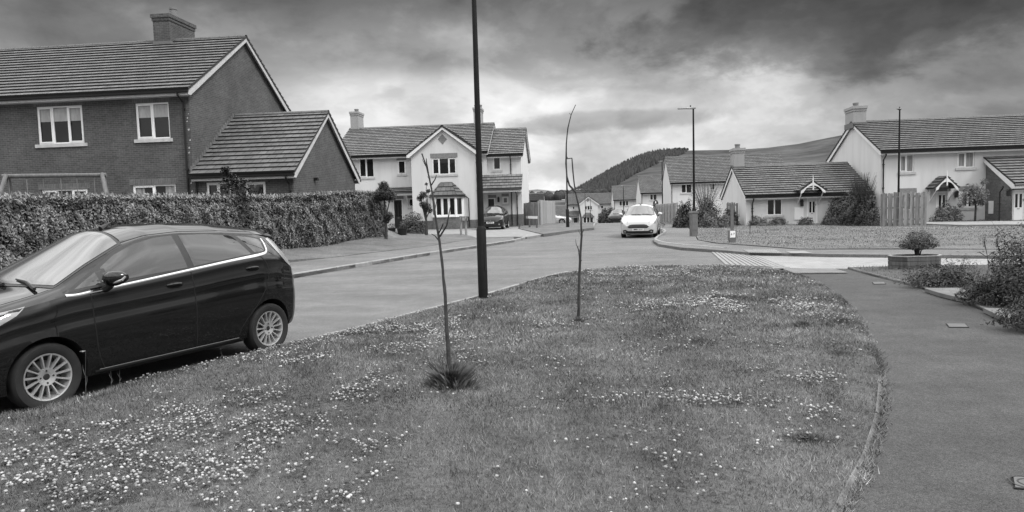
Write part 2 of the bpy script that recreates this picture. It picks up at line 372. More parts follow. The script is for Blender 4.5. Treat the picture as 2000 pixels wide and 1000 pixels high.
# side road in pale blocks, its far kerb, path
SR = [G(1470, 496, .02), G(1620, 498.5, .02), G(1980, 502, .02), G(2400, 507, .02), G(2400, 517, .02), G(2000, 521, .02), G(1735, 523, .02), G(1650, 524, .02), G(1510, 523.5, .02)]
sheet('side_road', SR, .012, MT['block'], 3)
PATH = [G(*p, .03) for p in [(1530, 525), (1660, 525), (1700, 538), (1745, 549), (1800, 564), (1850, 579), (1890, 594), (1935, 614), (1990, 642), (2080, 690), (2300, 850), (2500, 1300)]]+[(4, -3), (-2, -3)]+[(0.3, .3)]
PATH += [(x, y) for x, y in [G(*p, .03) for p in VE[::-1][1:14]]]
sheet('footpath', PATH, .028, MT['path'], 2, .03)
RF = [G(*p, .1) for p in [(1292, 450), (1298, 456), (1276, 470), (1287, 476.5), (1330, 483), (1420, 489), (1465, 493), (1620, 496), (1980, 499), (2500, 505), (2500, 488), (2000, 486), (1560, 486), (1480, 480), (1400, 475), (1362, 468), (1357, 458), (1345, 446)]]+[(12.6, 58), (10.6, 47)]
RF = RF[:-2]+[(13.2, 50), (13.6, 58), (12.6, 58), (10.4, 46)]
sheet('right_footway', RF, .095, MT['foot'], 3, .12)
RL = [G(*p, .1) for p in [(1355, 447), (1358, 458), (1364, 469), (1400, 475.5), (1480, 481), (1560, 487), (2000, 487), (2500, 489)]]+[(60, 24), (60, 70), (20, 70), (13.7, 58), (13.3, 50)]
sheet('right_lawn', resample(RL, 2), .115, MT['lawn'], 2.0, .14, lambda x, y: .05*(float(vnoise(x, y, 2.2, 4))-.5))
LF = road_left+[G(1003, 470, .1)]+[G(*p, .1) for p in [(932, 464), (842, 480), (708, 496), (560, 513)]]+[(-11.5, 9), (-20, -6)]
LF = [p for p in LF]
LFp = [(x, y) for x, y in road_left[:-1]]+[G(1003, 463, .1), G(932, 465, .1), G(842, 480, .1), G(708, 496, .1), G(560, 513, .1)]
b0 = LFp[-1]; LFp += [(b0[0]-d0[0]/k0*s, b0[1]-d0[1]/k0*s) for s in (10, 20, 32)]
sheet('left_footway', LFp, .095, MT['foot'], 3, .12)
LL = [G(*p, .1) for p in [(560, 513), (708, 496), (842, 480), (932, 465), (900, 457), (825, 458)]]+[(-8.5, 52), (-40, 52), (-40, -6)]+[LFp[-1], LFp[-2], LFp[-3]]
sheet('left_lawn', resample(LL, 1.5), .115, MT['lawn'], 1.5, .14, lambda x, y: .04*(float(vnoise(x, y, 2.0, 5))-.5)+.2*sst((hedge_x(y)+2.2-x)/1.8)*(1-sst((y-33)/4))+.66*sst((hedge_x(y)-.6-x)/2.0)*(1-sst((y-40)/5)))
DR = [G(*p, .1) for p in [(560, 458)]][:0]+[G(822, 459, .1), G(932, 464.5, .1), G(1003, 462.5, .1), G(1030, 464.5, .06), G(1062, 459, .06), G(1012, 447, .1)]+[(.6, 54), (-14, 54), (-14, 50)]
sheet('driveway', DR, .108, MT['conc'], 3, .12)
LB = [G(*p, .1) for p in [(1062, 459), (1110, 452), (1160, 446)]]+[(6.9, 58), (9.2, 75), (12, 100), (3, 118), (-2, 100), (.9, 56), G(1014, 447.5, .1)]
sheet('far_verge', resample(LB, 2), .10, MT['lawn'], 2.5, .12, lambda x, y: .05)
GD = [G(*p, .03) for p in [(1662, 524.5), (1735, 522.5), (2000, 520.5), (2400, 516)]]+[(34, 14), (34, -3), (4.02, -3)]+[G(*p, .03) for p in [(2500, 1300), (2300, 850), (2080, 690), (1990, 642), (1935, 614), (1890, 594), (1850, 579), (1800, 564), (1745, 549), (1700, 538)]]
sheet('garden_ground', GD, .055, MT['garden'], .8, .06, lambda x, y: .03*float(vnoise(x, y, .8, 8)))
sheet('garden_slab', [G(*p, .1) for p in [(1806, 563), (1870, 562), (1905, 572), (1900, 585), (1868, 580), (1835, 572)]], .10, MT['slab'], 2, .06)
sheet('garden_slab_lower', [G(*p, .1) for p in [(1920, 601), (1960, 602), (1985, 612), (1975, 622), (1950, 616)]], .10, MT['slab'], 2, .06)
sheet('house_drive', [G(*p, .12) for p in [(1735, 437), (1990, 434), (2400, 438), (2400, 446), (1960, 441), (1880, 442)]], .19, MT['conc'], 3, .05)
# kerb stones (each run one object)
def kerb_run(name, line, w=.125, h=.115, seg=.915, z0=-.02, label=None, side=1):
    L = resample(line, .3, False); mb = MB(); acc = [0]
    for a, b in zip(L, L[1:]): acc.append(acc[-1]+math.hypot(b[0]-a[0], b[1]-a[1]))
    def at(s):
        s = max(0, min(acc[-1]-1e-4, s)); i = np.searchsorted(acc, s, 'right')-1; i = min(i, len(L)-2); t = (s-acc[i])/(acc[i+1]-acc[i]+1e-9)
        return Vector((L[i][0]*(1-t)+L[i+1][0]*t, L[i][1]*(1-t)+L[i+1][1]*t, 0))
    s = 0
    while s < acc[-1]-.2:
        a = at(s+.011); b = at(min(acc[-1], s+seg)-.011); d = (b-a)
        if d.length < .05: break
        d.normalize(); nrm = Vector((-d.y, d.x, 0))*side; j = random.uniform(-.004, .004); c = .02
        sec = [(0, z0), (0, h-c), (c, h), (w, h), (w, z0)]
        A = [a+nrm*q+Vector((0, 0, e+j+TZ(a.x, a.y))) for q, e in sec]; B = [b+nrm*q+Vector((0, 0, e+j+TZ(b.x, b.y))) for q, e in sec]
        for k in range(4): mb.face([A[k], B[k], B[k+1], A[k+1]])
        mb.face(A); mb.face(B[::-1]); s += seg
    o = mb.build(name, MT['edging' if 'edging' in name else 'kerb']); tag(o, kind='structure'); return o
kerb_run('kerb', [(p[0], p[1]) for p in road_left[:-1]]+[G(1020, 469)], side=1)
kerb_run('kerb', smoothline([G(1020, 469), G(1032, 465), G(1034, 461), G(1012, 458)], 2), h=.11)
kerb_run('kerb', [G(1050, 461), G(1110, 453), G(1160, 446.5), (7.2, 58), (9.6, 75)], h=.11)
kerb_run('kerb', smoothline([G(1270, 448), G(1292, 450), G(1299, 456), G(1274, 470.5), G(1285, 477.5), G(1330, 483.5), G(1420, 491)], 1), side=1, h=.12)
kerb_run('kerb', [G(1420, 491), G(1470, 496), G(1620, 498.5), G(1980, 502), G(2300, 506)], side=1, h=.07)
kerb_run('path_edging', [G(*p, .03) for p in [(1655, 525), (1700, 538), (1745, 549), (1800, 564), (1850, 579), (1890, 594), (1935, 614), (1990, 642), (2080, 690)]], w=.05, h=.075, side=1)
kerb_run('path_edging', [G(*p, .03) for p in [(1600, 552), (1640, 579), (1668, 610), (1690, 650), (1712, 695), (1724, 740), (1722, 800), (1706, 860), (1690, 910), (1665, 955), (1640, 1000), (1600, 1090)]], w=.04, h=.04, side=-1)
kerb_run('path_edging', [G(*p, .03) for p in [(1723, 755), (1722, 800), (1706, 860), (1690, 910), (1665, 955), (1640, 1000), (1600, 1090)]], w=.03, h=.055, side=-1)
kerb_run('kerb', [G(*p) for p in [(560, 676), (720, 637), (870, 597), (940, 579), (1060, 543), (1110, 532)]], w=.11, h=.045, side=-1)
# ribbed and tactile paving
def ribs(name, quad, n, z, m, gap=.3):
    A, B, Cc, D = [Vector((*q, 0)) for q in quad]; mb = MB()
    for i in range(n):
        t0, t1 = (i+gap/2)/n, (i+1-gap/2)/n
        p = [A.lerp(B, t0), A.lerp(B, t1), D.lerp(Cc, t1), D.lerp(Cc, t0)]
        mb.face([(q.x, q.y, z) for q in p])
        for k in range(4): a, b = p[k], p[(k+1) % 4]; mb.face([(a.x, a.y, z-.02), (b.x, b.y, z-.02), (b.x, b.y, z), (a.x, a.y, z)])
    o = mb.build(name, m); tag(o, kind='structure'); return o
MT['rib'] = mnoise('ribbed_blocks', [(.3, .17), (.7, .25)], 5)
ribs('ramp_paving', [G(1386, 490.5), G(1466, 494.5), G(1545, 524), G(1416, 518)], 11, .02, MT['rib'])
sheet('ramp_paving_bed', [G(1386, 490.5), G(1466, 494.5), G(1545, 524), G(1416, 518)], .006, MT['foot'], 3)
tq = [G(1530, 525.5, .05), G(1628, 524.5, .05), G(1656, 532.5, .05), G(1550, 533.5, .05)]
sheet('tactile_bed', tq, .045, MT['foot'], 3)
ribs('tactile_paving', tq, 22, .058, MT['rib'], .45)
tq = [G(1452, 488.5, .1), G(1512, 487.5, .1), G(1528, 494.5, .1), G(1462, 493.5, .1)]
ribs('tactile_paving', tq, 14, .112, MT['rib'], .25)
sheet('pale_slab', [G(1534, 491, .1), G(1570, 490.5, .1), G(1587, 495, .1), G(1545, 495, .1)], .108, MT['rib'], 3)
# ------------------------------------------------------------------ houses
class House:
    def __init__(s, name, corner, th, z0, label, cat='house', group=None):
        s.th = th; s.P = Vector((corner[0], corner[1], z0)); s.root = empty(name, s.P, -th, label, cat, group)
        s.u = Vector((math.cos(th), -math.sin(th), 0)); s.n = Vector((math.sin(th), math.cos(th), 0))
    def loc(s, w): d = w-s.P; return Vector((d.dot(s.u), d.dot(s.n), d.z))
    def F(s, px, py, y=0.0):          # photo pixel -> (x,z) on local plane y
        d = ray(px, py); t = (y-(C0-s.P).dot(s.n))/d.dot(s.n); q = s.loc(C0+d*t); return q.x, q.z
    def E(s, px, py, x):              # photo pixel -> (y,z) on local plane x
        d = ray(px, py); t = (x-(C0-s.P).dot(s.u))/d.dot(s.u); q = s.loc(C0+d*t); return q.y, q.z
def FR(kind, o):                      # frames: (along, up, outward) -> local xyz
    if kind == 'F': return lambda a, z, d: (a, o-d, z)
    if kind == 'R': return lambda a, z, d: (o+d, a, z)
    if kind == 'L': return lambda a, z, d: (o-d, a, z)
def fbox(mb, fr, a0, a1, z0, z1, d0, d1): mb.box(a0, a1, z0, z1, d0, d1, fr)
def wallf(mb, fr, a0, a1, z0, z1, holes=(), rev=.11):
    A = sorted({a0, a1, *[h[0] for h in holes], *[h[1] for h in holes]}); Z = sorted({z0, z1, *[h[2] for h in holes], *[h[3] for h in holes]})
    for i in range(len(A)-1):
        for j in range(len(Z)-1):
            ca, cz = (A[i]+A[i+1])/2, (Z[j]+Z[j+1])/2
            if any(h[0] < ca < h[1] and h[2] < cz < h[3] for h in holes): continue
            mb.face([fr(A[i], Z[j], 0), fr(A[i+1], Z[j], 0), fr(A[i+1], Z[j+1], 0), fr(A[i], Z[j+1], 0)])
    for (p, q, r, t) in holes:
        for e in (((p, r), (q, r)), ((q, r), (q, t)), ((q, t), (p, t)), ((p, t), (p, r))):
            mb.face([fr(*e[0], 0), fr(*e[1], 0), fr(*e[1], -rev), fr(*e[0], -rev)])
def gable_tri(mb, fr, a0, a1, z, rise):
    mb.face([fr(a0, z, 0), fr(a1, z, 0), fr((a0+a1)/2, z+rise, 0)])
def slope(mb, eL, eR, rR, rL, course=.32, tw=.33, th=.062):
    eL, eR, rR, rL = map(Vector, (eL, eR, rR, rL))
    nrm = (eR-eL).cross(rL-eL); nrm.normalize()
    if nrm.z < 0: nrm = -nrm
    Ls = ((rL+rR)/2-(eL+eR)/2).length; n = max(2, round(Ls/course)); ud = (eR-eL).normalized()
    for i in range(n):
        t0, t1 = i/n, (i+1)/n; a, b, c, d = eL.lerp(rL, t0), eR.lerp(rR, t0), eR.lerp(rR, t1), eL.lerp(rL, t1)
        off = .5*(i % 2); U = lambda p: (p-eL).dot(ud)/tw+off
        up = nrm*(th+random.uniform(-.002, .002)); lo = nrm*.004
        mb.face([a+up, b+up, c+lo, d+lo], [(U(a), i+.02), (U(b), i+.02), (U(c), i+.98), (U(d), i+.98)])
        mb.m = 1; mb.face([a-nrm*.01, b-nrm*.01, b+up, a+up]); mb.face([a-nrm*.01, a+up, d+lo]); mb.face([b-nrm*.01, c+lo, b+up]); mb.m = 0
    mb.m = 1; q = [eL-nrm*.06, eR-nrm*.06, rR-nrm*.06, rL-nrm*.06]; p = [eL, eR, rR, rL]; mb.face(q)
    for k in range(4): mb.face([q[k], q[(k+1) % 4], p[(k+1) % 4], p[k]])
    mb.m = 0
def gable_roof(h, axis, a0, a1, b0, b1, ze, rise, ov=.3, vg=.12, tile='tile', board='white', ends=(1, 1), eaves=(1, 1), ridge_caps=True, gut=True, vgs=None):
    T = (lambda a, b, z: Vector((a, b, z))) if axis == 'x' else (lambda a, b, z: Vector((b, a, z)))
    bm_, half = (b0+b1)/2, (b1-b0)/2; k = rise/half; z = ze+.10; v0 = a0-(vg if ends[0] else 0); v1 = a1+(vg if ends[1] else 0)
    mb = MB(); ze_ = z-ov*k; zr = z+rise
    slope(mb, T(v0, b0-ov, ze_), T(v1, b0-ov, ze_), T(v1, bm_, zr), T(v0, bm_, zr))
    slope(mb, T(v0, b1+ov, ze_), T(v1, b1+ov, ze_), T(v1, bm_, zr), T(v0, bm_, zr))
    if ridge_caps:
        s = v0
        while s < v1-.05:
            e = min(v1, s+.44); r = [(bm_+.13*math.sin(t), zr-.035+.10*math.cos(t)) for t in (-1.5, -.75, 0, .75, 1.5)]
            for (p, q), (p2, q2) in zip(r, r[1:]): mb.face([T(s, p, q), T(e-.012, p, q), T(e-.012, p2, q2), T(s, p2, q2)], [(0.5, .3), (.9, .3), (.9, .6), (.5, .6)])
            s = e
    mb.build('roof', [MT[tile], MT['dark_tile']], h.root)
    for side, on in ((0, ends[0]), (1, ends[1])):
        if not on: continue
        av = v0+.03 if side == 0 else v1-.03; ai = a0 if side == 0 else a1; mb = MB()
        for sgn in (-1, 1):
            bo = bm_+sgn*(half+ov-.03); f = lambda b_, zz_, d_: T(av+(d_ if side == 0 else -d_), b_, zz_)
            poly = [(bo, ze_-.09+.03*k), (bo, ze_-.23), (bo-sgn*.18, ze_-.23), (bm_, zr-.255), (bm_, zr-.085)]
            mb.prism(poly, 0, .025, f)
            mb.face([T(av, bo, ze_-.10), T(ai, bo, ze_-.10), T(ai, bm_, zr-.10), T(av, bm_, zr-.10)])
        mb.build('bargeboard', MT[board], h.root)
    for side, on in ((0, eaves[0]), (1, eaves[1])):
        if not on: continue
        sg = -1 if side == 0 else 1; bo = (b0 if side == 0 else b1)+sg*(ov-.03); bw_ = b0 if side == 0 else b1; mb = MB(); zf = ze_-.08
        mb.face([T(v0+.06, bo, zf), T(v1-.06, bo, zf), T(v1-.06, bo, zf-.17), T(v0+.06, bo, zf-.17)]); mb.face([T(v0+.06, bo, zf-.17), T(v1-.06, bo, zf-.17), T(v1-.06, bw_, zf-.17), T(v0+.06, bw_, zf-.17)])
        mb.build('fascia', MT[board], h.root)
        if gut:
            mb = MB(); gc = bo+sg*.062; pr = [(gc-.055, zf+.01), (gc-.045, zf-.055), (gc, zf-.085), (gc+.045, zf-.055), (gc+.055, zf+.01)]
            for (p, q), (p2, q2) in zip(pr, pr[1:]): mb.face([T(v0, p, q), T(v1, p, q), T(v1, p2, q2), T(v0, p2, q2)])
            mb.face([T(v0, p, q) for p, q in pr]); mb.face([T(v1, p, q) for p, q in pr]); mb.face([T(v0, pr[0][0], zf-.01), T(v1, pr[0][0], zf-.01), T(v1, pr[-1][0], zf-.01), T(v0, pr[-1][0], zf-.01)])
            mb.build('gutter', MT['black'], h.root)
def window(h, fr, a0, a1, z0, z1, cols=2, lint=None, lh=.22, sill='stone', inner='none', rows=1, widths=None, frame='upvc', sash=True, lw=.1):
    mb = MB(); b = .06; d0, d1 = -.10, -.045
    fbox(mb, fr, a0, a0+b, z0, z1, d0, d1); fbox(mb, fr, a1-b, a1, z0, z1, d0, d1); fbox(mb, fr, a0+b, a1-b, z0, z0+b, d0, d1); fbox(mb, fr, a0+b, a1-b, z1-b, z1, d0, d1)
    ws = widths or [1/cols]*cols; e = [a0]
    for w in ws: e.append(e[-1]+w*(a1-a0))
    for x in e[1:-1]: fbox(mb, fr, x-.035, x+.035, z0+b, z1-b, d0, d1)
    if sash:
        for i in range(cols):
            if i % 2 == 0:
                l, r = e[i]+(b if i == 0 else .035), e[i+1]-(b if i == cols-1 else .035); s_ = .04
                for q in ((l, l+s_, z0+b, z1-b), (r-s_, r, z0+b, z1-b), (l+s_, r-s_, z0+b, z0+b+s_), (l+s_, r-s_, z1-b-s_, z1-b)): fbox(mb, fr, *q, -.06, -.03)
    w = mb.build('window', MT[frame], h.root)
    p = MB(); p.face([fr(a0, z0, -.085), fr(a1, z0, -.085), fr(a1, z1, -.085), fr(a0, z1, -.085)]); p.build('pane', MT['glass'], w)
    if inner != 'none':
        p = MB()
        if inner == 'blind': p.face([fr(a0+.08, z1-.40*(z1-z0), -.08), fr(a1-.08, z1-.40*(z1-z0), -.08), fr(a1-.08, z1-.08, -.08), fr(a0+.08, z1-.08, -.08)]); p.build('blind', MT['blind'], w)
        else:
            cw = (a1-a0)*(.42 if inner == 'full' else .22)
            for q0, q1 in ((a0+.07, a0+.07+cw), (a1-.07-cw, a1-.07)):
                p = MB(); p.face([fr(q0, z0+.07, -.08), fr(q1, z0+.07, -.08), fr(q1, z1-.07, -.08), fr(q0, z1-.07, -.08)])
                p.build('curtain', MT['curtain'], w)
    if sill: p = MB(); fbox(p, fr, a0-lw, a1+lw, z0-.13, z0, -.10, .05); p.build('sill', MT[sill], w)
    if lint: p = MB(); fbox(p, fr, a0-lw, a1+lw, z1, z1+lh, -.10, .008); p.build('lintel', MT[lint], w)
    return w
def door(h, fr, a0, a1, z0, z1, m='door', lint=None, lights=True, frame='upvc'):
    mb = MB(); b = .07
    fbox(mb, fr, a0, a0+b, z0, z1, -.10, -.03); fbox(mb, fr, a1-b, a1, z0, z1, -.10, -.03); fbox(mb, fr, a0+b, a1-b, z1-b, z1, -.10, -.03)
    f = mb.build('door_frame', MT[frame], h.root); mb = MB(); fbox(mb, fr, a0+b, a1-b, z0, z1-b, -.10, -.06); d = mb.build('door', MT[m], h.root)
    w = a1-a0-2*b
    if lights:
        mb = MB()
        for c in (.30, .70): mb = MB(); fbox(mb, fr, a0+b+w*(c-.11), a0+b+w*(c+.11), z0+.42*(z1-z0), z1-b-.14, -.06, -.052); mb.build('door_glass', MT['glass'], d)
    mb = MB(); fbox(mb, fr, a0+b+.38*w, a0+b+.62*w, z0+.36*(z1-z0), z0+.36*(z1-z0)+.04, -.06, -.045); mb.build('letterbox', MT['zinc'], d); mb = MB(); fbox(mb, fr, a1-b-.1*w, a1-b-.05*w, z0+.98, z0+1.1, -.06, -.02); mb.build('door_handle', MT['zinc'], d)
    if lint: mb = MB(); fbox(mb, fr, a0-.1, a1+.1, z1, z1+.22, -.10, .008); mb.build('lintel', MT[lint], f)
def chimney(h, x0, x1, y0, y1, z0, z1, m='chim', pot=True, pots=1, lead=True):
    mb = MB(); mb.box(x0, x1, y0, y1, z0, z1); mb.box(x0-.07, x1+.07, y0-.07, y1+.07, z1, z1+.16); mb.box(x0-.03, x1+.03, y0-.03, y1+.03, z1-.14, z1-.001)
    c = mb.build('chimney', MT[m], h.root)
    if lead: mb = MB(); mb.box(x0-.04, x1+.04, y0-.04, y1+.04, z0, z0+.32); mb.build('flashing', MT['lead'], c)
    ph = .70 if m == 'brick' else .44
    for i in range(pots):
        cx = x0+(x1-x0)*(i+.5)/pots; mb = MB(); mb.lathe([(.17, z1+.16), (.15, z1+ph-.1), (.175, z1+ph-.08), (.175, z1+ph), (.12, z1+ph), (.12, z1+ph-.15), (0, z1+ph-.15)], 14, c=(cx, (y0+y1)/2, 0)); mb.build('chimney_pot', MT['pot'], c, True)
def downpipe(h, fr, a, z0, z1, kick=.3, m='black'):
    mb = MB(); q = [fr(a, z1, kick), fr(a, z1-.08, kick), fr(a, z1-.32, .06), fr(a, z0, .06)]; mb.tube(q, .037, 8)
    for zz_ in (z0+.5, (z0+z1)/2, z1-.6): fbox(mb, fr, a-.055, a+.055, zz_, zz_+.04, .0, .10)
    mb.build('downpipe', MT[m], h.root)
def lantern(h, fr, a, z):
    mb = MB(); fbox(mb, fr, a-.07, a+.07, z-.14, z+.14, .05, .2); fbox(mb, fr, a-.03, a+.03, z+.14, z+.2, 0, .14); mb.prism([(a-.1, z+.14), (a+.1, z+.14), (a, z+.26)], .02, .23, fr); mb.build('wall_lantern', MT['black'], h.root)

# --- A: brick house on the left with its lower wing
ca = W(367, 168, 27); th = math.radians(6)
A = House('brick_house', (ca.x, 27), th, .95, 'dark brick house with a brick chimney and a lower wing, behind the long hedge')
WX0, D, ZE = -14.0, 9.2, ca.z-.95-.02; AR = 2.9
w1 = [A.F(70, 209), A.F(165, 279)]; w2 = [A.F(263, 202), A.F(333, 270)]; g1 = [A.F(80, 371), A.F(173, 400)]; g2 = [A.F(258, 362), A.F(345, 400)]
H = lambda p: (p[0][0], p[1][0], p[1][1], p[0][1])
wins = [H(w1), H(w2)]; w3 = [(g1[0][0], g1[1][0], g1[0][1]-1.25, g1[0][1]), (g2[0][0], g2[1][0], g2[0][1]-1.25, g2[0][1])]
ff = FR('F', 0); mb = MB(); wallf(mb, ff, WX0, 0, -.5, ZE+.06, wins+w3); wallf(mb, FR('R', 0), 0, D, -.5, ZE+.06); gable_tri(mb, FR('R', 0), 0, D, ZE+.06, AR)
wallf(mb, FR('L', WX0), 0, D, -.5, ZE+.06); wallf(mb, FR('F', D), WX0, 0, -.5, ZE+.06); gable_tri(mb, FR('L', WX0), 0, D, ZE+.06, AR); mb.build('wall', MT['brick'], A.root)
window(A, ff, *wins[0], cols=3, widths=(.33, .34, .33), lint='brick_soldier', inner='blind', sill='stone', lw=.13); window(A, ff, *wins[1], cols=2, lint='brick_soldier', inner='blind', lw=.1)
window(A, ff, *w3[0], cols=3, lint='brick_soldier'); window(A, ff, *w3[1], cols=2, lint='brick_soldier', inner='side')
gable_roof(A, 'x', WX0, 0, 0, D, ZE, AR, ov=.36, vg=.22, board='stone')
r0 = A.F(302, 70, D/2-.45); r1 = A.F(331, 70, D/2-.45)
zc = ZE+.1+AR; ztop = A.F(318, 34, D/2-.45)[1]
chimney(A, r0[0]-.05, r1[0]+.02, D/2-.45, D/2+1.6, zc-.45, ztop, 'brick', pots=1)
downpipe(A, ff, -.22, -.5, ZE-.28, .4)
rr = random.Random(3)                                      # pale mortar left on the corner
for k in range(13):
    zc_ = 1.4+rr.random()*(ZE-2.0); s_ = rr.uniform(.02, .05); a_ = -.04-rr.random()*.09; mb = MB()
    mb.prism([(a_-s_, zc_), (a_-.3*s_, zc_-s_), (a_+s_*.7, zc_-.4*s_), (a_+s_*.5, zc_+s_)], .0, .006, ff); mb.build('mortar_stain', MT['stone'], A.root)
# wing
ZW = A.F(575, 326, 0)[1]+.0; xw = A.F(572, 330, 0)[0]; DW = 7.2; RW = 2.55
dd = [A.F(402, 357), A.F(450, 357)]; de = [A.F(478, 356), A.F(518, 356)]
wd_ = [(dd[0][0], dd[1][0], .25, dd[0][1]), (de[0][0], de[1][0], .9, de[0][1])]
mb = MB(); wallf(mb, ff, .002, xw, -.5, ZW, wd_); wallf(mb, FR('R', xw), 0, DW, -.5, ZW); gable_tri(mb, FR('R', xw), 0, DW, ZW, RW); wallf(mb, FR('F', DW), .002, xw, -.5, ZW); mb.build('wing_wall', MT['brick'], A.root)
window(A, ff, *wd_[0], cols=2, lint='brick_soldier', sill=None); window(A, ff, *wd_[1], cols=1, lint='brick_soldier')
gable_roof(A, 'x', .01, xw, 0, DW, ZW-.06, RW, ov=.32, vg=.2, ends=(0, 1), board='stone')
downpipe(A, ff, xw-.15, -.5, ZW-.33, .36); downpipe(A, ff, .12, -.5, ZW-.30, .06)
mb = MB(); k = RW/(DW/2)                                       # stepped flashing where the wing roof meets the gable
for i in range(22):
    y = -.2+i*.165; z = ZW+.12+(y)*k
    if y < DW/2-.1: mb.box(.0, .02, y, y+.15, z-.05, z+.20)
mb.build('flashing', MT['brick_soldier'], A.root)
mb = MB(); yv, zv = A.E(614, 350, xw); mb.box(xw, xw+.16, yv-.08, yv+.08, zv-.06, zv+.06); mb.build('flue_vent', MT['black'], A.root)
yb = A.E(455, 155, 0); 
# --- B: white house with the central gable
cb = G(808, 449, .1); th = math.radians(5.5)
B = House('white_house', cb, th, .1, 'white house with a front gable, bay window and two porches, dark hatchback on its drive')
fb = FR('F', 0); f1 = FR('F', 1.3)
xg1 = B.F(934, 400)[0]; ZB = B.F(800, 299)[1]; xm1 = B.F(950, 300, 1.3)[0]; xr1 = B.F(1017, 300, 1.6)[0]; xl0 = -6.1; DB = 8.6
ztri = B.F(862, 246)[1]-.12; GR = ztri-ZB
ZM = B.F(780, 301, 1.0)[1]+.12; ZR = B.F(940, 240, 1.3+DB/2)[1]-.1-ZM
wA = [B.F(700, 308, 1.3), B.F(731, 346, 1.3)]; wB = [B.F(776, 313, 1.3), B.F(793, 340, 1.3)]; wC = [B.F(843, 309), B.F(892, 340)]; wD = [B.F(962, 303, 1.6), B.F(979, 332, 1.6)]
bd = [B.F(767, 389, 1.3), B.F(788, 444, 1.3)]; bs = [B.F(797, 387, 1.3), B.F(811, 404, 1.3)]
h_left = [H(wA), H(wB), (bd[0][0], bd[1][0], .05, bd[0][1]), H(bs)]
fl = FR('F', 1.3)
mb = MB(); wallf(mb, fl, xl0, 0, -.5, ZM, h_left); wallf(mb, FR('L', xl0), 1.3, 1.3+DB, -.5, ZM); gable_tri(mb, FR('L', xl0), 1.3, 1.3+DB, ZM, ZR)
wallf(mb, FR('R', xm1), 1.3, 1.3+DB, -.5, ZM); gable_tri(mb, FR('R', xm1), 1.3, 1.3+DB, ZM, ZR); wallf(mb, FR('F', 1.3+DB), xl0, xm1, -.5, ZM); wallf(mb, fl, xg1, xm1, .5, ZM)
wallf(mb, fb, 0, xg1, .62, ZB, [H(wC)]); gable_tri(mb, fb, 0, xg1, ZB, GR); wallf(mb, FR('L', 0), 0, 1.3, -.5, ZB); wallf(mb, FR('R', xg1), 0, 1.3, .62, ZB)
fr_ = FR('F', 1.6); bdr = [B.F(945, 387, 1.6), B.F(968, 436, 1.6)]; bsr = [B.F(981, 384, 1.6), B.F(993, 398, 1.6)]
ZWg = B.F(980, 298, 1.6)[1]; DG = 7.6; RG = B.F(990, 250, 1.6+DG/2)[1]-.1-ZWg
wallf(mb, fr_, xm1+.002, xr1, -.5, ZWg, [H(wD), (bdr[0][0], bdr[1][0], .05, bdr[0][1]), H(bsr)]); wallf(mb, FR('R', xr1), 1.6, 1.6+DG, -.5, ZWg); gable_tri(mb, FR('R', xr1), 1.6, 1.6+DG, ZWg, RG); wallf(mb, FR('F', 1.6+DG), xm1+.002, xr1, -.5, ZWg)
mb.build('wall', MT['render'], B.root)
mb = MB(); fbox(mb, fb, -.0, xg1, -.5, .62, -.3, .03); fbox(mb, fr_, bdr[1][0]+.1, xr1+.03, -.5, .9, -.2, .02); fbox(mb, FR('R', xr1), 1.6, 1.6+DG, -.5, .9, -.1, .031); fbox(mb, fl, xg1, xm1, -.5, .62, -.3, .03); mb.build('plinth', MT['plinth'], B.root)
window(B, fl, *H(wA), cols=2, lint='lintel', lh=.26, lw=.05); window(B, fl, *H(wB), cols=1, lint='lintel', lh=.3, lw=.06); window(B, fb, *H(wC), cols=3, widths=(.3, .38, .32), lint='lintel', lh=.32); window(B, fr_, *H(wD), cols=1, lint='lintel', lh=.3)
door(B, fl, *h_left[2], lint='lintel'); window(B, fl, *H(bs), cols=1, lint='lintel', lw=.04)
door(B, fr_, bdr[0][0], bdr[1][0], .05, bdr[0][1], lint='lintel', lights=False); window(B, fr_, *H(bsr), cols=1, lint='lintel', lw=.05)
lantern(B, fr_, *B.F(974, 391, 1.6))
gable_roof(B, 'x', xl0, xm1, 1.3, 1.3+DB, ZM-.05, ZR, ov=.35, vg=.15, tile='tile2')
gable_roof(B, 'x', xm1, xr1, 1.6, 1.6+DG, ZWg-.05, RG, ov=.35, vg=.2, tile='tile2', ends=(0, 1))
gable_roof(B, 'y', 0, 1.3+DB/2, 0, xg1, ZB, GR, ov=.3, vg=.25, tile='tile2', ends=(1, 0), eaves=(0, 0))
c0 = B.F(684, 230, 1.3+DB/2-.4); c1 = B.F(699, 228, 1.3+DB/2-.4); chimney(B, c0[0], c1[0], 1.3+DB/2-.4, 1.3+DB/2+1.0, ZM+ZR-.35, B.F(690, 222, 1.3+DB/2-.4)[1], 'chim')
c0 = B.F(925, 230, 1.3+DB/2-.4); c1 = B.F(939, 228, 1.3+DB/2-.4); chimney(B, c0[0], c1[0], 1.3+DB/2-.4, 1.3+DB/2+1.0, ZM+ZR-.35, B.F(930, 214, 1.3+DB/2-.4)[1], 'chim', pots=2)
cx, cz = B.F(864, 272); mb = MB(); mb.prism([(cx-.33, cz), (cx, cz-.36), (cx+.33, cz), (cx, cz+.36)], 0, .02, fb); mb.build('brick_diamond', MT['lintel'], B.root)
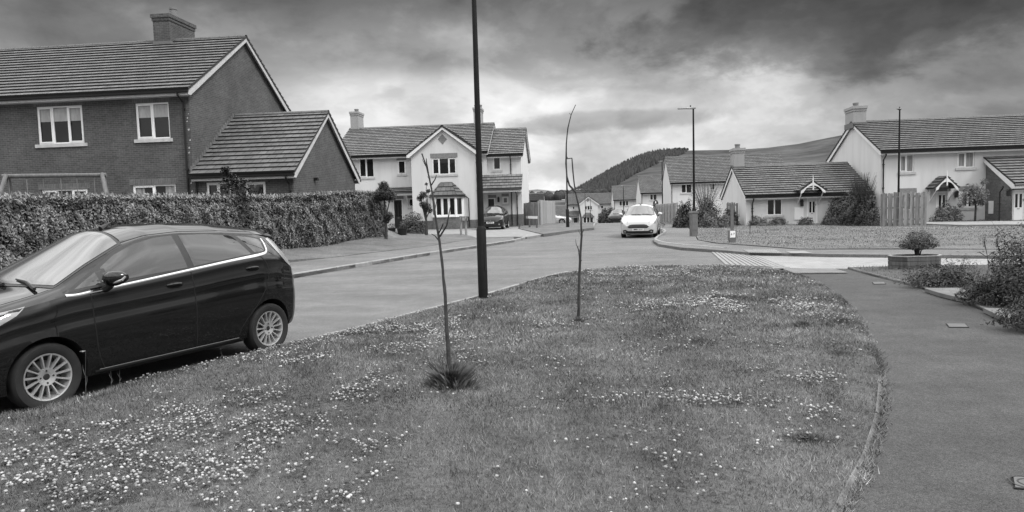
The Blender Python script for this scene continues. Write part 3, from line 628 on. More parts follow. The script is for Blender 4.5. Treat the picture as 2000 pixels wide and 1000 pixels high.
def lean(h, fy, x0, x1, ztop, zbot, dep, tile='tile2', posts=True):
    mb = MB(); slope(mb, (x0, fy-dep, zbot), (x1, fy-dep, zbot), (x1, fy, ztop), (x0, fy, ztop)); r = mb.build('porch_roof', [MT[tile], MT['dark_tile']], h.root)
    mb = MB(); mb.box(x0+.05, x1-.05, fy-dep+.03, fy-dep+.06, zbot-.26, zbot-.07); mb.box(x0+.05, x1-.05, fy-dep+.06, fy-.005, zbot-.26, zbot-.22); mb.build('fascia', MT['white'], h.root)
    mb = MB(); mb.tube([(x0, fy-dep-.05, zbot-.07), (x1, fy-dep-.05, zbot-.07)], .055, 6); mb.build('gutter', MT['black'], h.root)
q = B.F(742, 367, 1.3); lean(B, 1.3, B.F(744, 370, .4)[0], -.003, B.F(770, 366, 1.3)[1], B.F(770, 375, .4)[1], .95)
mb = MB(); x_ = B.F(793, 385, .5)[0]
mb.tube([(x_, .5, B.F(793, 378, .5)[1]-.2), (x_, 1.25, 1.9)], .05, 6); mb.build('porch_bracket', MT['white'], B.root)
x0_ = xg1+.003; x1_ = xr1+.12; lean(B, 1.3, x0_, x1_, B.F(980, 341, 1.5)[1], B.F(980, 368, .4)[1], 1.1)
mb = MB(); mb.box(x0_, x1_-.1, 1.3, 1.59, B.F(980, 368, .4)[1]-.22, B.F(980, 345, 1.5)[1]); mb.build('porch_infill', MT['white'], B.root)
downpipe(B, fr_, xr1-.75, .1, ZWg-.3, .4); downpipe(B, fr_, xr1-.35, .1, B.F(980, 368, .4)[1]-.2, 1.2); downpipe(B, FR('F', 0), xg1-.03, .1, ZB-.25, .1)
# bay window
bx0, bz1 = B.F(838, 384, -.7); bx1 = B.F(902, 384, -.7)[0]; bz0 = B.F(870, 421, -.7)[1]; bd_ = .75
cc = .45; mb = MB(); zt = B.F(870, 357)[1]
pl = [(bx0+.05, 0), (bx0+cc, -bd_), (bx1-cc, -bd_), (bx1-.05, 0)]
def bayquad(mb, z0, z1, off=0.0, scale=1.0):
    for (a, b), (c, d) in zip(pl, pl[1:]): mb.face([(a, b, z0), (c, d, z0), (c, d, z1), (a, b, z1)])
mbp = MB(); bayquad(mbp, -.3, bz0-.12); mbp.build('bay_base', MT['plinth'], B.root)
mb = MB(); bayquad(mb, bz0-.119, bz1); 
for (a, b) in pl: mb.tube([(a, b-.01, bz0-.12), (a, b-.01, bz1)], .07, 6)
mb.face([(pl[0][0], 0, bz0-.12), (pl[1][0], pl[1][1]-.06, bz0-.1), (pl[2][0], pl[2][1]-.06, bz0-.1), (pl[3][0], 0, bz0-.12)])
L3 = (pl[2][0]-pl[1][0])
for k in (1, 2): x = pl[1][0]+L3*k/3; mb.box(x-.04, x+.04, -bd_-.03, -bd_, bz0, bz1)
mb.box(pl[1][0], pl[2][0], -bd_-.05, -bd_, bz0-.12, bz0); mb.box(pl[1][0], pl[2][0], -bd_-.03, -bd_, bz1-.1, bz1)
bay = mb.build('bay_window', MT['upvc'], B.root)
mb = MB()
for k in range(3): x = pl[1][0]+L3*k/3; mb.box(x+.09, x+L3/3-.09, -bd_-.012, -bd_-.004, bz0+.07, bz1-.17)
for s in (0, 2):
    (a, b), (c, d) = pl[s], pl[s+1]; p0 = Vector((a, b, 0)).lerp(Vector((c, d, 0)), .2); p1 = Vector((a, b, 0)).lerp(Vector((c, d, 0)), .8); nr = Vector((d-b, a-c, 0)).normalized()*.008
    mb.face([(p0+nr)[:2]+(bz0+.07,), (p1+nr)[:2]+(bz0+.07,), (p1+nr)[:2]+(bz1-.17,), (p0+nr)[:2]+(bz1-.17,)])
mb.build('pane', MT['glass'], bay)
mb = MB(); e_ = .18; E_ = [(bx0-e_+.05, -.0), (bx0+cc-e_*.5, -bd_-e_), (bx1-cc+e_*.5, -bd_-e_), (bx1+e_-.05, 0)]; ta, tb = (bx0+bx1)/2-.42, (bx0+bx1)/2+.42
zt2 = zt; P3 = lambda p, z: (p[0], p[1], z)
slope(mb, P3(E_[0], bz1+.05), P3(E_[1], bz1+.05), (ta, -.35, zt2), (ta, 0, zt2)); slope(mb, P3(E_[1], bz1+.05), P3(E_[2], bz1+.05), (tb, -.35, zt2), (ta, -.35, zt2)); slope(mb, P3(E_[2], bz1+.05), P3(E_[3], bz1+.05), (tb, 0, zt2), (tb, -.35, zt2)); mb.face([(ta, 0, zt2+.03), (ta, -.35, zt2+.03), (tb, -.35, zt2+.03), (tb, 0, zt2+.03)])
mb.build('bay_roof', [MT['tile'], MT['dark_tile']], B.root)
mb = MB(); mb.tube([P3(E_[0], bz1-.02), P3(E_[1], bz1-.02), P3(E_[2], bz1-.02), P3(E_[3], bz1-.02)], .05, 6); mb.tube([P3(E_[3], bz1), (E_[3][0]+.25, -.08, bz1-.2), (E_[3][0]+.25, -.08, .1)], .035, 6); mb.build('gutter', MT['black'], B.root)

# --- C: white house on the right with the brick side wing
th = math.radians(7); cc_ = G(1719, 434.5, .12)
Cc = House('white_house', cc_, th, .12, 'long white rendered house on the right with a brick-fronted wing and a gabled door canopy')
fc = FR('F', 0); ZC = Cc.F(1720, 291)[1]; LC = 18.0; DC = 8.4; RC = Cc.F(1676, 236, DC/2)[1]-.1-ZC
v1 = [Cc.F(1757, 302), Cc.F(1785, 336)]; v2 = [Cc.F(1870, 297), Cc.F(1903, 327)]; v3 = [Cc.F(1877, 373), Cc.F(1906, 405)]; v4 = [Cc.F(1759, 377), Cc.F(1786, 410)]; dc = [Cc.F(1829, 374), Cc.F(1852, 428)]
hC = [H(v1), H(v2), H(v3), H(v4), (dc[0][0], dc[1][0], .08, dc[0][1])]
mb = MB(); wallf(mb, fc, 0, LC, -.5, ZC, hC); wallf(mb, FR('L', 0), 0, DC, -.5, ZC); gable_tri(mb, FR('L', 0), 0, DC, ZC, RC); wallf(mb, FR('R', LC), 0, DC, -.5, ZC); gable_tri(mb, FR('R', LC), 0, DC, ZC, RC); wallf(mb, FR('F', DC), 0, LC, -.5, ZC); mb.build('wall', MT['render'], Cc.root)
for v in (v1, v2): window(Cc, fc, *H(v), cols=2, lint='lintel', lh=.26, inner='full')
for v in (v3, v4): window(Cc, fc, *H(v), cols=2, lint='lintel', lh=.26, inner='side')
door(Cc, fc, *hC[4], m='wdoor', lint='lintel'); lantern(Cc, fc, *Cc.F(1866, 381))
gable_roof(Cc, 'x', 0, LC, 0, DC, ZC-.05, RC, ov=.35, vg=.15, tile='tile3')
c0 = Cc.F(1667, 225, DC/2-.4); c1 = Cc.F(1692, 222, DC/2-.4); chimney(Cc, c0[0], c1[0], DC/2-.4, DC/2+1.0, ZC+RC-.35, Cc.F(1680, 212, DC/2-.4)[1], 'chim')
downpipe(Cc, fc, .12, .0, ZC-.3, .4)
def canopy(h, fr, fy, xc, zap, half, zft, dep=.9, tile='tile3'):
    o = House.__new__(House); o.root = h.root; fr2 = FR('F', fy-dep)
    mb = MB(); slope(mb, (xc-half-.1, fy-dep, zft), (xc-half-.1, fy, zft), (xc, fy, zap), (xc, fy-dep, zap), .25, .25); slope(mb, (xc+half+.1, fy-dep, zft), (xc+half+.1, fy, zft), (xc, fy, zap), (xc, fy-dep, zap), .25, .25)
    c = mb.build('door_canopy', [MT[tile], MT['dark_tile']], h.root)
    mb = MB(); N_ = 10; k = (zap-zft)/(half+.1)
    for i in range(N_):                                     # curved white frame of the canopy
        a0_, a1_ = -half+2*half*i/N_, -half+2*half*(i+1)/N_
        up = lambda a: zap-.10-abs(a)*k
        lo = lambda a: min(up(a)-.07, zft-.08+math.sqrt(max(0, 1-(a/(half*.72))**2))*(zap-zft)*.62 if abs(a) < half*.72 else zft-.12-.05*math.cos(a*20))
        mb.prism([(xc+a0_, lo(a0_)), (xc+a1_, lo(a1_)), (xc+a1_, up(a1_)), (xc+a0_, up(a0_))], -.03, .03, fr2)
    fbox(mb, fr2, xc-.03, xc+.03, zap-.55, zap-.1, -.02, .05); mb.tube([(xc, fy-dep, zap-.1), (xc, fy-dep, zap+.28)], [.035, .012], 6)
    for s in (-1, 1): mb.tube([(xc+s*(half-.08), fy-.02, zft-.75), (xc+s*(half-.08), fy-dep+.1, zft-.1)], .035, 6); mb.tube([(xc+s*(half-.08), fy-.02, zft-.78), (xc+s*(half-.08), fy-.02, zft-.05)], .035, 6)
    mb.build('canopy_frame', MT['white'], c)
xa, za = Cc.F(1848, 343, -.8); canopy(Cc, fc, 0, xa, za, .56, Cc.F(1848, 367, -.8)[1])
# brick wing of C
kx = Cc.F(1925, 360, 0)[0]; ywf = -2.6; fk = FR('F', ywf); kx2 = kx+8.2
zwe = Cc.F(1970, 355, ywf)[1]; zwt = Cc.F(1925, 309, 0)[1]; dk = [Cc.F(1978, 371, ywf), Cc.F(2003, 430, ywf)]
mb = MB(); wallf(mb, fk, kx, kx2, -.5, zwe, [(dk[0][0], dk[1][0], .06, dk[0][1])]); L_ = FR('L', kx); mb.face([L_(ywf, -.5, 0), L_(-.002, -.5, 0), L_(-.002, zwt-.1, 0), L_(ywf, zwe, 0)]); R_ = FR('R', kx2); mb.face([R_(ywf, -.5, 0), R_(-.002, -.5, 0), R_(-.002, zwt-.1, 0), R_(ywf, zwe, 0)]); mb.build('wing_wall', MT['plinth'], Cc.root)
door(Cc, fk, dk[0][0], dk[1][0], .06, dk[0][1], m='wdoor'); lantern(Cc, fk, *Cc.F(1967, 378, ywf))
kk = (zwt-zwe)/2.6; mb = MB(); slope(mb, (kx-.15, ywf-.3, zwe+.08-.3*kk), (kx2+.15, ywf-.3, zwe+.08-.3*kk), (kx2+.15, 0, zwt+.08), (kx-.15, 0, zwt+.08)); mb.build('wing_roof', [MT['tile3'], MT['dark_tile']], Cc.root)
mb = MB(); f_ = lambda b_, z_, d_: (kx-.14+d_, b_, z_); mb.prism([(ywf-.28, zwe-.3*kk), (ywf-.28, zwe-.3*kk-.2), (ywf-.05, zwe-.3*kk-.2), (0, zwt-.22), (0, zwt-.0)], 0, .03, f_); mb.build('bargeboard', MT['white'], Cc.root)
mb = MB(); mb.box(kx-.1, kx2+.1, ywf-.28, ywf-.25, zwe-.3*kk-.2, zwe-.3*kk); mb.build('fascia', MT['white'], Cc.root); mb = MB(); mb.tube([(kx-.15, ywf-.33, zwe-.3*kk), (kx2, ywf-.33, zwe-.3*kk)], .055, 6); mb.build('gutter', MT['black'], Cc.root)
downpipe(Cc, fk, Cc.F(1951, 400, ywf)[0], .0, zwe-.3*kk-.05, .33)
y_, z_ = Cc.F(1937, 404, 0); mb = MB(); q_ = Cc.E(1936, 405, kx); mb.box(kx-.03, kx, q_[0]-.22, q_[0]+.22, q_[1]-.35, q_[1]+.35); mb.build('meter_box', MT['white'], Cc.root)

# --- D: bungalow between
cd = G(1457, 440, .12)
D_ = House('bungalow', cd, th, .12, 'low white bungalow with a tiled roof, chimney and gabled door canopy')
fd = FR('F', 0); ZD = D_.F(1460, 378)[1]; LD = D_.F(1697, 372)[0]; DD = 7.4; RD = D_.F(1445, 323, DD/2)[1]-.1-ZD
u1 = [D_.F(1498, 389), D_.F(1528, 420)]; ud = [D_.F(1576, 387), D_.F(1597, 434)]
mb = MB(); hD = [H(u1), (ud[0][0], ud[1][0], .05, ud[0][1])]; wallf(mb, fd, 0, LD, -.5, ZD, hD); wallf(mb, FR('L', 0), 0, DD, -.5, ZD); gable_tri(mb, FR('L', 0), 0, DD, ZD, RD); wallf(mb, FR('R', LD), 0, DD, -.5, ZD); gable_tri(mb, FR('R', LD), 0, DD, ZD, RD); wallf(mb, FR('F', DD), 0, LD, -.5, ZD); mb.build('wall', MT['render'], D_.root)
window(D_, fd, *H(u1), cols=2, lint='lintel', sash=False); door(D_, fd, *hD[1], m='wdoor', lint='lintel'); lantern(D_, fd, *D_.F(1565, 398)); gable_roof(D_, 'x', 0, LD, 0, DD, ZD-.05, RD, ov=.35, vg=.12, tile='tile')
c0 = D_.F(1434, 310, DD/2-.35); c1 = D_.F(1454, 308, DD/2-.35); chimney(D_, c0[0], c1[0], DD/2-.35, DD/2+.8, ZD+RD-.3, D_.F(1444, 294, DD/2-.35)[1], 'chim')
downpipe(D_, fd, D_.F(1469, 400)[0], 0, ZD-.3, .4)
xa, za = D_.F(1587, 352, -.8); canopy(D_, fd, 0, xa, za, .66, D_.F(1587, 372, -.8)[1], tile='tile')
mb = MB(); mx, mz = D_.F(1560, 417); mb.box(mx-.25, mx+.25, -.06, 0, mz-.35, mz+.35); mb.build('meter_box', MT['upvc'], D_.root)

# --- E, F, G: row going down the hill
def row_house(name, cpx, Y, L, eave_py, ridge_py, wins, label, thd=5, D=8.0, down=True, tile='tile3', chim=None):
    c = W(cpx, eave_py, Y); z0 = TZ(c.x, Y)-.3
    h = House(name, (c.x, Y), math.radians(thd), z0, label); f_ = FR('F', 0); ze = c.z-z0; R_ = h.F(cpx, ridge_py, D/2)[1]-.1-ze
    hs = [H([h.F(a, b), h.F(c_, d)]) for a, b, c_, d in wins]
    mb = MB(); wallf(mb, f_, 0, L, -.5, ze, hs); wallf(mb, FR('L', 0), 0, D, -.5, ze); gable_tri(mb, FR('L', 0), 0, D, ze, R_); wallf(mb, FR('R', L), 0, D, -.5, ze); gable_tri(mb, FR('R', L), 0, D, ze, R_); wallf(mb, FR('F', D), 0, L, -.5, ze); mb.build('wall', MT['render'], h.root)
    for q in hs: window(h, f_, *q, cols=2 if q[1]-q[0] < 1.6 else 3, lint='lintel', sill='stone')
    gable_roof(h, 'x', 0, L, 0, D, ze-.05, R_, ov=.35, vg=.15, tile=tile)
    if down: downpipe(h, f_, .12, 0, ze-.3, .4)
    return h
E1 = row_house('white_house', 1310, 84, 14, 354, 306, [(1330, 358, 1351, 377), (1386, 356, 1396, 371)], 'white house with a pale tiled roof rising behind the green hedge and timber fence')
row_house('white_house', 1252, 106, 9.5, 375, 342, [(1269, 377, 1283, 391)], 'white house with one visible upstairs window, seen just behind the round black sign', tile='tile3')
row_house('white_house', 1199, 126, 9.5, 389, 363, [(1209, 391, 1228, 402)], 'small distant white house directly above the dark car, beside a thin lamp post', tile='tile3')
# --- H: far white gabled house closing the road
Y_ = 138.; c = W(1131, 397, Y_); z0 = TZ(c.x, Y_)-.05
Hh = House('white_house', (c.x, Y_), math.radians(3), z0, 'far white house with a front gable and dark bay roof closing the road')
fh = FR('F', 0); fi = FR('F', 1.2); xg = Hh.F(1168, 400)[0]; xl = Hh.F(1107, 400, 1.2)[0]; xr = Hh.F(1200, 400, 1.2)[0]; zg = Hh.F(1131, 398)[1]; gr = Hh.F(1148, 384)[1]-zg; ze = Hh.F(1180, 397, 1.2)[1]; rr_ = Hh.F(1170, 377, 5.2)[1]-ze-.1
ws = [H([Hh.F(1142, 402), Hh.F(1157, 410)])]; wi = [H([Hh.F(1118, 403, 1.2), Hh.F(1123, 409, 1.2)]), H([Hh.F(1173, 401, 1.2), Hh.F(1179, 408, 1.2)]), H([Hh.F(1192, 401, 1.2), Hh.F(1198, 408, 1.2)]), H([Hh.F(1113, 426, 1.2), Hh.F(1117, 431, 1.2)]), H([Hh.F(1120, 425, 1.2), Hh.F(1129, 436.5, 1.2)]), H([Hh.F(1169, 424, 1.2), Hh.F(1173, 428, 1.2)]), H([Hh.F(1176, 424, 1.2), Hh.F(1181, 436.5, 1.2)])]
mb = MB(); wallf(mb, fh, 0, xg, -.5, zg, ws); gable_tri(mb, fh, 0, xg, zg, gr); wallf(mb, FR('L', 0), 0, 1.2, -.5, zg); wallf(mb, FR('R', xg), 0, 1.2, -.5, zg); wallf(mb, fi, xl, 0, -.5, ze, wi[:1]+wi[3:5]); wallf(mb, fi, xg, xr, -.5, ze, wi[1:3]+wi[5:]); wallf(mb, FR('L', xl), 1.2, 9.2, -.5, ze); gable_tri(mb, FR('L', xl), 1.2, 9.2, ze, rr_); wallf(mb, FR('R', xr), 1.2, 9.2, -.5, ze); gable_tri(mb, FR('R', xr), 1.2, 9.2, ze, rr_); wallf(mb, FR('F', 9.2), xl, xr, -.5, ze); mb.build('wall', MT['render'], Hh.root)
window(Hh, fh, *ws[0], cols=3); [window(Hh, fi, *q, cols=1) for q in wi[:4]+[wi[5]]]; [door(Hh, fi, *q) for q in (wi[4], wi[6])]
gable_roof(Hh, 'x', xl, xr, 1.2, 9.2, ze-.05, rr_, tile='tile3'); gable_roof(Hh, 'y', 0, 5.2, 0, xg, zg-.05, gr, ov=.3, vg=.2, tile='tile3', ends=(1, 0), eaves=(0, 0))
lean(Hh, 1.2, xl-.1, -.01, Hh.F(1115, 412, 1.2)[1], Hh.F(1115, 422, .2)[1], 1.0, 'tile'); lean(Hh, 1.2, xg+.01, xr, Hh.F(1175, 417, 1.2)[1], Hh.F(1175, 420, .2)[1], .8, 'tile')
b0_, b1_ = Hh.F(1139, 424, -.6), Hh.F(1159, 436, -.6); mb = MB(); mb.box(b0_[0], b1_[0], -.6, -.002, -.3, b0_[1]); bay = mb.build('bay_window', MT['upvc'], Hh.root)
mb = MB(); w_ = (b1_[0]-b0_[0]); [mb.box(b0_[0]+w_*(k/3)+.08, b0_[0]+w_*((k+1)/3)-.08, -.62, -.601, b1_[1]+.2, b0_[1]-.12) for k in range(3)]; mb.build('pane', MT['glass'], bay)
zb_ = b0_[1]; za_ = Hh.F(1149, 415, -.2)[1]; xm = (b0_[0]+b1_[0])/2; mb = MB(); e0, e1 = b0_[0]-.2, b1_[0]+.2
slope(mb, (e0, -.8, zb_), (e1, -.8, zb_), (xm+.4, -.2, za_), (xm-.4, -.2, za_)); slope(mb, (e0, 0, zb_), (e0, -.8, zb_), (xm-.4, -.2, za_), (xm-.4, 0, za_)); slope(mb, (e1, -.8, zb_), (e1, 0, zb_), (xm+.4, 0, za_), (xm+.4, -.2, za_)); mb.build('bay_roof', [MT['tile'], MT['dark_tile']], Hh.root)
cx, cz = Hh.F(1148, 391); mb = MB(); mb.prism([(cx-.35, cz), (cx, cz-.4), (cx+.35, cz), (cx, cz+.4)], 0, .02, fh); mb.build('brick_diamond', MT['lintel'], Hh.root)
# low buildings on the left of the far road
def low(name, p0, p1, Y, D, ridge, label, wallm='plinth', tile='tile3', thd=4):
    a = W(p0, p1[1], Y); b = W(p1[0], p1[1], Y); z0 = TZ(a.x, Y)-.3; h = House(name, (a.x, Y), math.radians(thd), z0, label); L = b.x-a.x; ze = a.z-z0; R_ = max(.6, h.F(p0, ridge, D/2)[1]-.1-ze); mb = MB(); f_ = FR('F', 0)
    wallf(mb, f_, 0, L, -.5, ze); wallf(mb, FR('L', 0), 0, D, -.5, ze); wallf(mb, FR('R', L), 0, D, -.5, ze); gable_tri(mb, FR('L', 0), 0, D, ze, R_); gable_tri(mb, FR('R', L), 0, D, ze, R_); wallf(mb, FR('F', D), 0, L, -.5, ze); mb.build('wall', MT[wallm], h.root)
    gable_roof(h, 'x', 0, L, 0, D, ze-.05, R_, tile=tile); return h
low('garage', 1073, (1106, 422), 118, 7, 402, 'low garage with a broad tiled roof beside the far white gabled house', 'plinth')
low('garage', 1026, (1060, 392), 74, 6, 378, 'low tiled garage roof showing above the fence beside the white house', 'render2')
# ------------------------------------------------------------------ hills
def lerp_px(pts, x):
    xs = [p[0] for p in pts]; return float(np.interp(x, xs, [p[1] for p in pts]))
def hill(name, ridge, R, Yf, zf, m, n=160, rough=6.0, seed=11, pw=1.25, px0=None, px1=None, back=True):
    V = []; F = []; px0 = px0 or ridge[0][0]; px1 = px1 or ridge[-1][0]; M_ = 46
    for i in range(n):
        px = px0+(px1-px0)*i/(n-1); top = W(px, lerp_px(ridge, px), R)
        for j in range(M_):
            t = j/(M_-1)
            if t <= .8: t_ = t/.8; Y = Yf+(R-Yf)*t_; z = zf+(top.z-zf)*t_**pw; x = top.x/R*Y
            else: t_ = (t-.8)/.2; Y = R+t_*R*.5; z = top.z-(top.z-zf)*t_*t_*.9; x = top.x/R*Y; t_ = 1
            nz = (float(vnoise(x, Y, R*.09, seed))-.5)*rough*t_*(1 if t <= .8 else .3)*(1-t_**6*.8)
            V.append((x, Y, z+nz))
    for i in range(n-1):
        for j in range(M_-1): a = i*M_+j; F.append((a, a+M_, a+M_+1, a+1))
    o = quick(name, V, F, m, smooth=True); tag(o, kind='structure'); return o, np.array(V).reshape(n, M_, 3)
m = mat('moor', .1, .95, spec=.1); t = NT(m)
v = t.ramp(t.noise(.004, 7, .68), [(.3, .028), (.5, .048), (.7, .078)]); t.col(t.m('MULTIPLY', v, t.ramp(t.noise(.018, 6, .7), [(.35, .6), (.65, 1.35)]))); MT['moor'] = m
m = mat('fields', .1, .95, spec=.1); t = NT(m)
vo = t.n('ShaderNodeTexVoronoi', Vector=t.n('ShaderNodeMapping', Vector=t.co(), Scale=(1, .45, 1)).outputs[0], Scale=.011); vo.feature = 'F1'
vd = t.n('ShaderNodeTexVoronoi', Vector=t.n('ShaderNodeMapping', Vector=t.co(), Scale=(1, .45, 1)).outputs[0], Scale=.011); vd.feature = 'DISTANCE_TO_EDGE'
c1 = t.ramp(t.n('ShaderNodeRGBToBW', Color=vo.outputs['Color']).outputs[0], [(.2, .075), (.8, .19)]); ed = t.m('LESS_THAN', vd.outputs['Distance'], .035)
t.col(t.m('MULTIPLY', t.mix(ed, c1, .035), t.ramp(t.noise(.03, 4), [(.3, .85), (.7, 1.15)]))); MT['fields'] = m
RA = [(1060, 398), (1100, 385), (1130, 369), (1165, 349), (1200, 329), (1240, 309), (1270, 299), (1300, 295), (1340, 294), (1400, 293), (1440, 292), (1500, 288), (1560, 281), (1600, 273), (1640, 265), (1700, 254), (1800, 246), (2000, 250), (2400, 262)]
hl, HV = hill('moor_hill', RA, 1900, 520, -12, MT['moor'], 200, 9, 11, 1.3)
hill('far_hills', [(-900, 470), (-300, 420), (300, 398), (700, 384), (1000, 374), (1027, 372.5), (1050, 369.5), (1068, 371), (1085, 373), (1110, 371), (1140, 367), (1180, 362), (1300, 360)], 1500, 330, -12, MT['fields'], 150, 12, 12, 1.1)
FP = [(1090, 392), (1130, 367), (1165, 347), (1200, 327), (1240, 307), (1270, 297), (1300, 292), (1344, 291), (1338, 300), (1310, 310), (1280, 322), (1240, 341), (1215, 356), (1190, 372), (1160, 392), (1100, 402)]
pts = []; hx = HV[:, :38]
while len(pts) < 5200:
    i = rng.integers(0, hx.shape[0]-1); j = rng.integers(2, hx.shape[1]-1); a, b = rng.random(2)
    p = hx[i, j]*(1-a)*(1-b)+hx[i+1, j]*a*(1-b)+hx[i, j+1]*(1-a)*b+hx[i+1, j+1]*a*b
    d = Vector(p)-C0; q = d.dot(CF); X_ = 1000+FPX*d.dot(CR)/q; Y_ = 500-FPX*d.dot(CU)/q
    if pip(np.array([X_]), np.array([Y_]), FP)[0]: pts.append(p)
pts = np.array(pts); k = 6; V = []; F = []
for p in pts:
    h_ = rng.uniform(6.5, 11.5); r_ = h_*rng.uniform(.22, .32); b = len(V)
    V += [(p[0]+r_*math.cos(2*PI*i/k), p[1]+r_*math.sin(2*PI*i/k), p[2]-1) for i in range(k)]+[(p[0]+rng.uniform(-.3, .3), p[1], p[2]+h_)]
    F += [(b+i, b+(i+1) % k, b+k) for i in range(k)]
MT['conifer'] = mleaf('conifer', .022, .055, .9, .1)
tag(quick('conifer_forest', V, F, MT['conifer']), 'dark conifer plantation covering the left flank of the hill', 'forest', kind='stuff')
pts = []                                                     # small clump on the skyline and bushes in the fields
V = []; F = []
for (px, py, Y, n_, sx, hh) in ((1323, 293, 1900, 26, 12, 7), (1131, 383, 700, 34, 16, 8), (1075, 389, 520, 16, 7, 5), (1095, 386, 560, 30, 12, 6), (1048, 384, 620, 14, 8, 5)):
    c = W(px, py, Y)
    for _ in range(n_):
        x, y = c.x+rng.normal()*sx, Y+rng.normal()*sx; r_ = hh*rng.uniform(.35, .6); b = len(V); z = c.z-1
        for lv, rr2 in ((0, .8), (.45, 1.0), (.8, .6)):
            V += [(x+r_*rr2*math.cos(2*PI*i/6)*rng.uniform(.8, 1.2), y+r_*rr2*math.sin(2*PI*i/6), z+hh*lv) for i in range(6)]
        V.append((x, y, z+hh))
        for l in range(2): F += [(b+l*6+i, b+l*6+(i+1) % 6, b+l*6+6+i) for i in range(6)]+[(b+l*6+(i+1) % 6, b+l*6+6+(i+1) % 6, b+l*6+6+i) for i in range(6)]
        F += [(b+12+i, b+12+(i+1) % 6, b+18) for i in range(6)]
tag(quick('distant_trees', V, F, MT['conifer']), 'dark scattered trees and bushes in the distant fields below the hill', 'trees', kind='stuff')
# ------------------------------------------------------------------ plants
def leaves(name, P, Nv, L, Wd, m, parent=None, droop=0.0, quad=True):
    P = np.asarray(P, float); n = len(P); Nv = np.asarray(Nv, float)+rng.normal(0, .45, (n, 3)); Nv /= np.linalg.norm(Nv, axis=1)[:, None]
    t = rng.normal(0, 1, (n, 3)); t[:, 2] += .3-droop; t -= Nv*(t*Nv).sum(1)[:, None]; t /= np.linalg.norm(t, axis=1)[:, None]; b = np.cross(Nv, t)
    L_ = (L*rng.uniform(.6, 1.25, n))[:, None]; W_ = (Wd*rng.uniform(.7, 1.2, n))[:, None]
    V = np.stack([P-t*L_*.5, P-b*W_*.5+Nv*L_*.06, P+t*L_*.5-Nv*L_*.1, P+b*W_*.5+Nv*L_*.06], 1).reshape(-1, 3)
    return quick(name, V, np.arange(4*n).reshape(n, 4), m, parent)
def dirs(n):
    v = rng.normal(0, 1, (n, 3)); return v/np.linalg.norm(v, axis=1)[:, None]
def lump(d, s=3.0, amp=.3, seed=0):
    return 1+amp*(vnoise(d[:, 0]*s+seed*7.3, d[:, 1]*s+d[:, 2]*s*1.7, 1.0, 21)-.5)*2
def shrub(name, x, y, z, rx, ry, rz, n, L, Wd, m, label, cat='shrub', group=None, stems=6, top=1.0, squash=.0, amp=.35, stemh=.0, bare=0, sr=.012):
    r = empty(name, (x, y, z), rng.uniform(0, 6), label, cat, group)
    if y > 25: L, Wd = L*1.25, Wd*1.6
    d = dirs(n); d[:, 2] = np.abs(d[:, 2])*(1-squash)+d[:, 2]*squash; rad = rng.random(n)**.38*lump(d, 3, amp, rng.integers(0, 99))
    P = d*rad[:, None]*np.array([rx, ry, rz]); P[:, 2] += stemh
    leaves('foliage', P, d+np.array([0, 0, .35]), L, Wd, m, r)
    mb = MB()
    for k in range(stems):
        a = rng.uniform(0, 6.28); e = rng.uniform(.3, .75); q = Vector((rx*e*math.cos(a), ry*e*math.sin(a), stemh+rz*rng.uniform(.4, .8)))
        mb.tube([(q.x*.08, q.y*.08, -.05), (q.x*.4, q.y*.4, q.z*.5), tuple(q)], [sr*1.6, sr, sr*.4], 5)
    for k in range(bare):
        a = rng.uniform(0, 6.28); e = rng.uniform(.2, .9); q = Vector((rx*e*math.cos(a), ry*e*math.sin(a), stemh+rz*rng.uniform(.9, 1.3)))
        mb.tube([(q.x*.1, q.y*.1, 0), (q.x*.5, q.y*.5, q.z*.55), tuple(q)], [sr, sr*.7, sr*.25], 4)
    if stems+bare: mb.build('stem', MT['bark'], r)
    return r
# laurel hedge
def hH(y): return 2.0+.07*sst((y-13)/10)+.26*sst((y-23)/9)
hr = empty('hedge', (-7.95, 23, .1), 0, 'long dense laurel hedge running beside the left pavement behind the dark car', 'hedge')
hr.rotation_euler = (0, 0, 0); Vv = []; Nn = []; y0, y1 = 7.0, 34.0; n = 180000
yy = y0+(y1-y0)*rng.random(n)**.85; fc_ = rng.random(n); front = fc_ < .66; top = (fc_ >= .66) & (fc_ < .92); end = fc_ >= .92
hh = np.array([hH(v) for v in yy]); TH = 1.15
bx = .14*(vnoise(yy, hh*0+0, .9, 31)-.5)
z = np.where(front, rng.random(n)*hh, hh+.14*(vnoise(yy, fc_*9, .6, 32)-.5)-rng.random(n)**2*.12)
xo = np.where(front, .26*(vnoise(yy, z, .55, 33)-.5)+.20*(vnoise(yy, z, .22, 34)-.5)-rng.random(n)**2*.22-.22*np.clip((z-hh+.5)/.5, 0, 1)**2-.12*np.clip(.5-z, 0, .5), -rng.random(n)*TH-.1)
yy2 = np.where(end, y1-rng.random(n)**2*.3-.35*np.abs((fc_-.96)/.04)**3, yy); xo = np.where(end, -rng.random(n)*TH, xo); z = np.where(end, rng.random(n)*hH(y1)*.98, z)
X = np.array([hedge_x(v) for v in yy2])+xo+bx
Nv = np.where(front[:, None], np.array([[1, -.1, .25]]), np.where(top[:, None], np.array([[.15, 0, 1]]), np.array([[0.1, 1, .1]])))
P = np.stack([X+7.95, yy2-23, z], 1); near_ = yy2 < 20
leaves('foliage', P[near_], Nv[near_], .09, .038, MT['hedge'], hr); leaves('foliage', P[~near_], Nv[~near_], .12, .046, MT['hedge'], hr)
sh = rng.random(2600); ys_ = y0+(y1-y0)*rng.random(2600); P = np.stack([np.array([hedge_x(v) for v in ys_])+7.95-rng.random(2600)*TH*.7-.1, ys_-23, np.array([hH(v) for v in ys_])+rng.random(2600)*.12], 1)
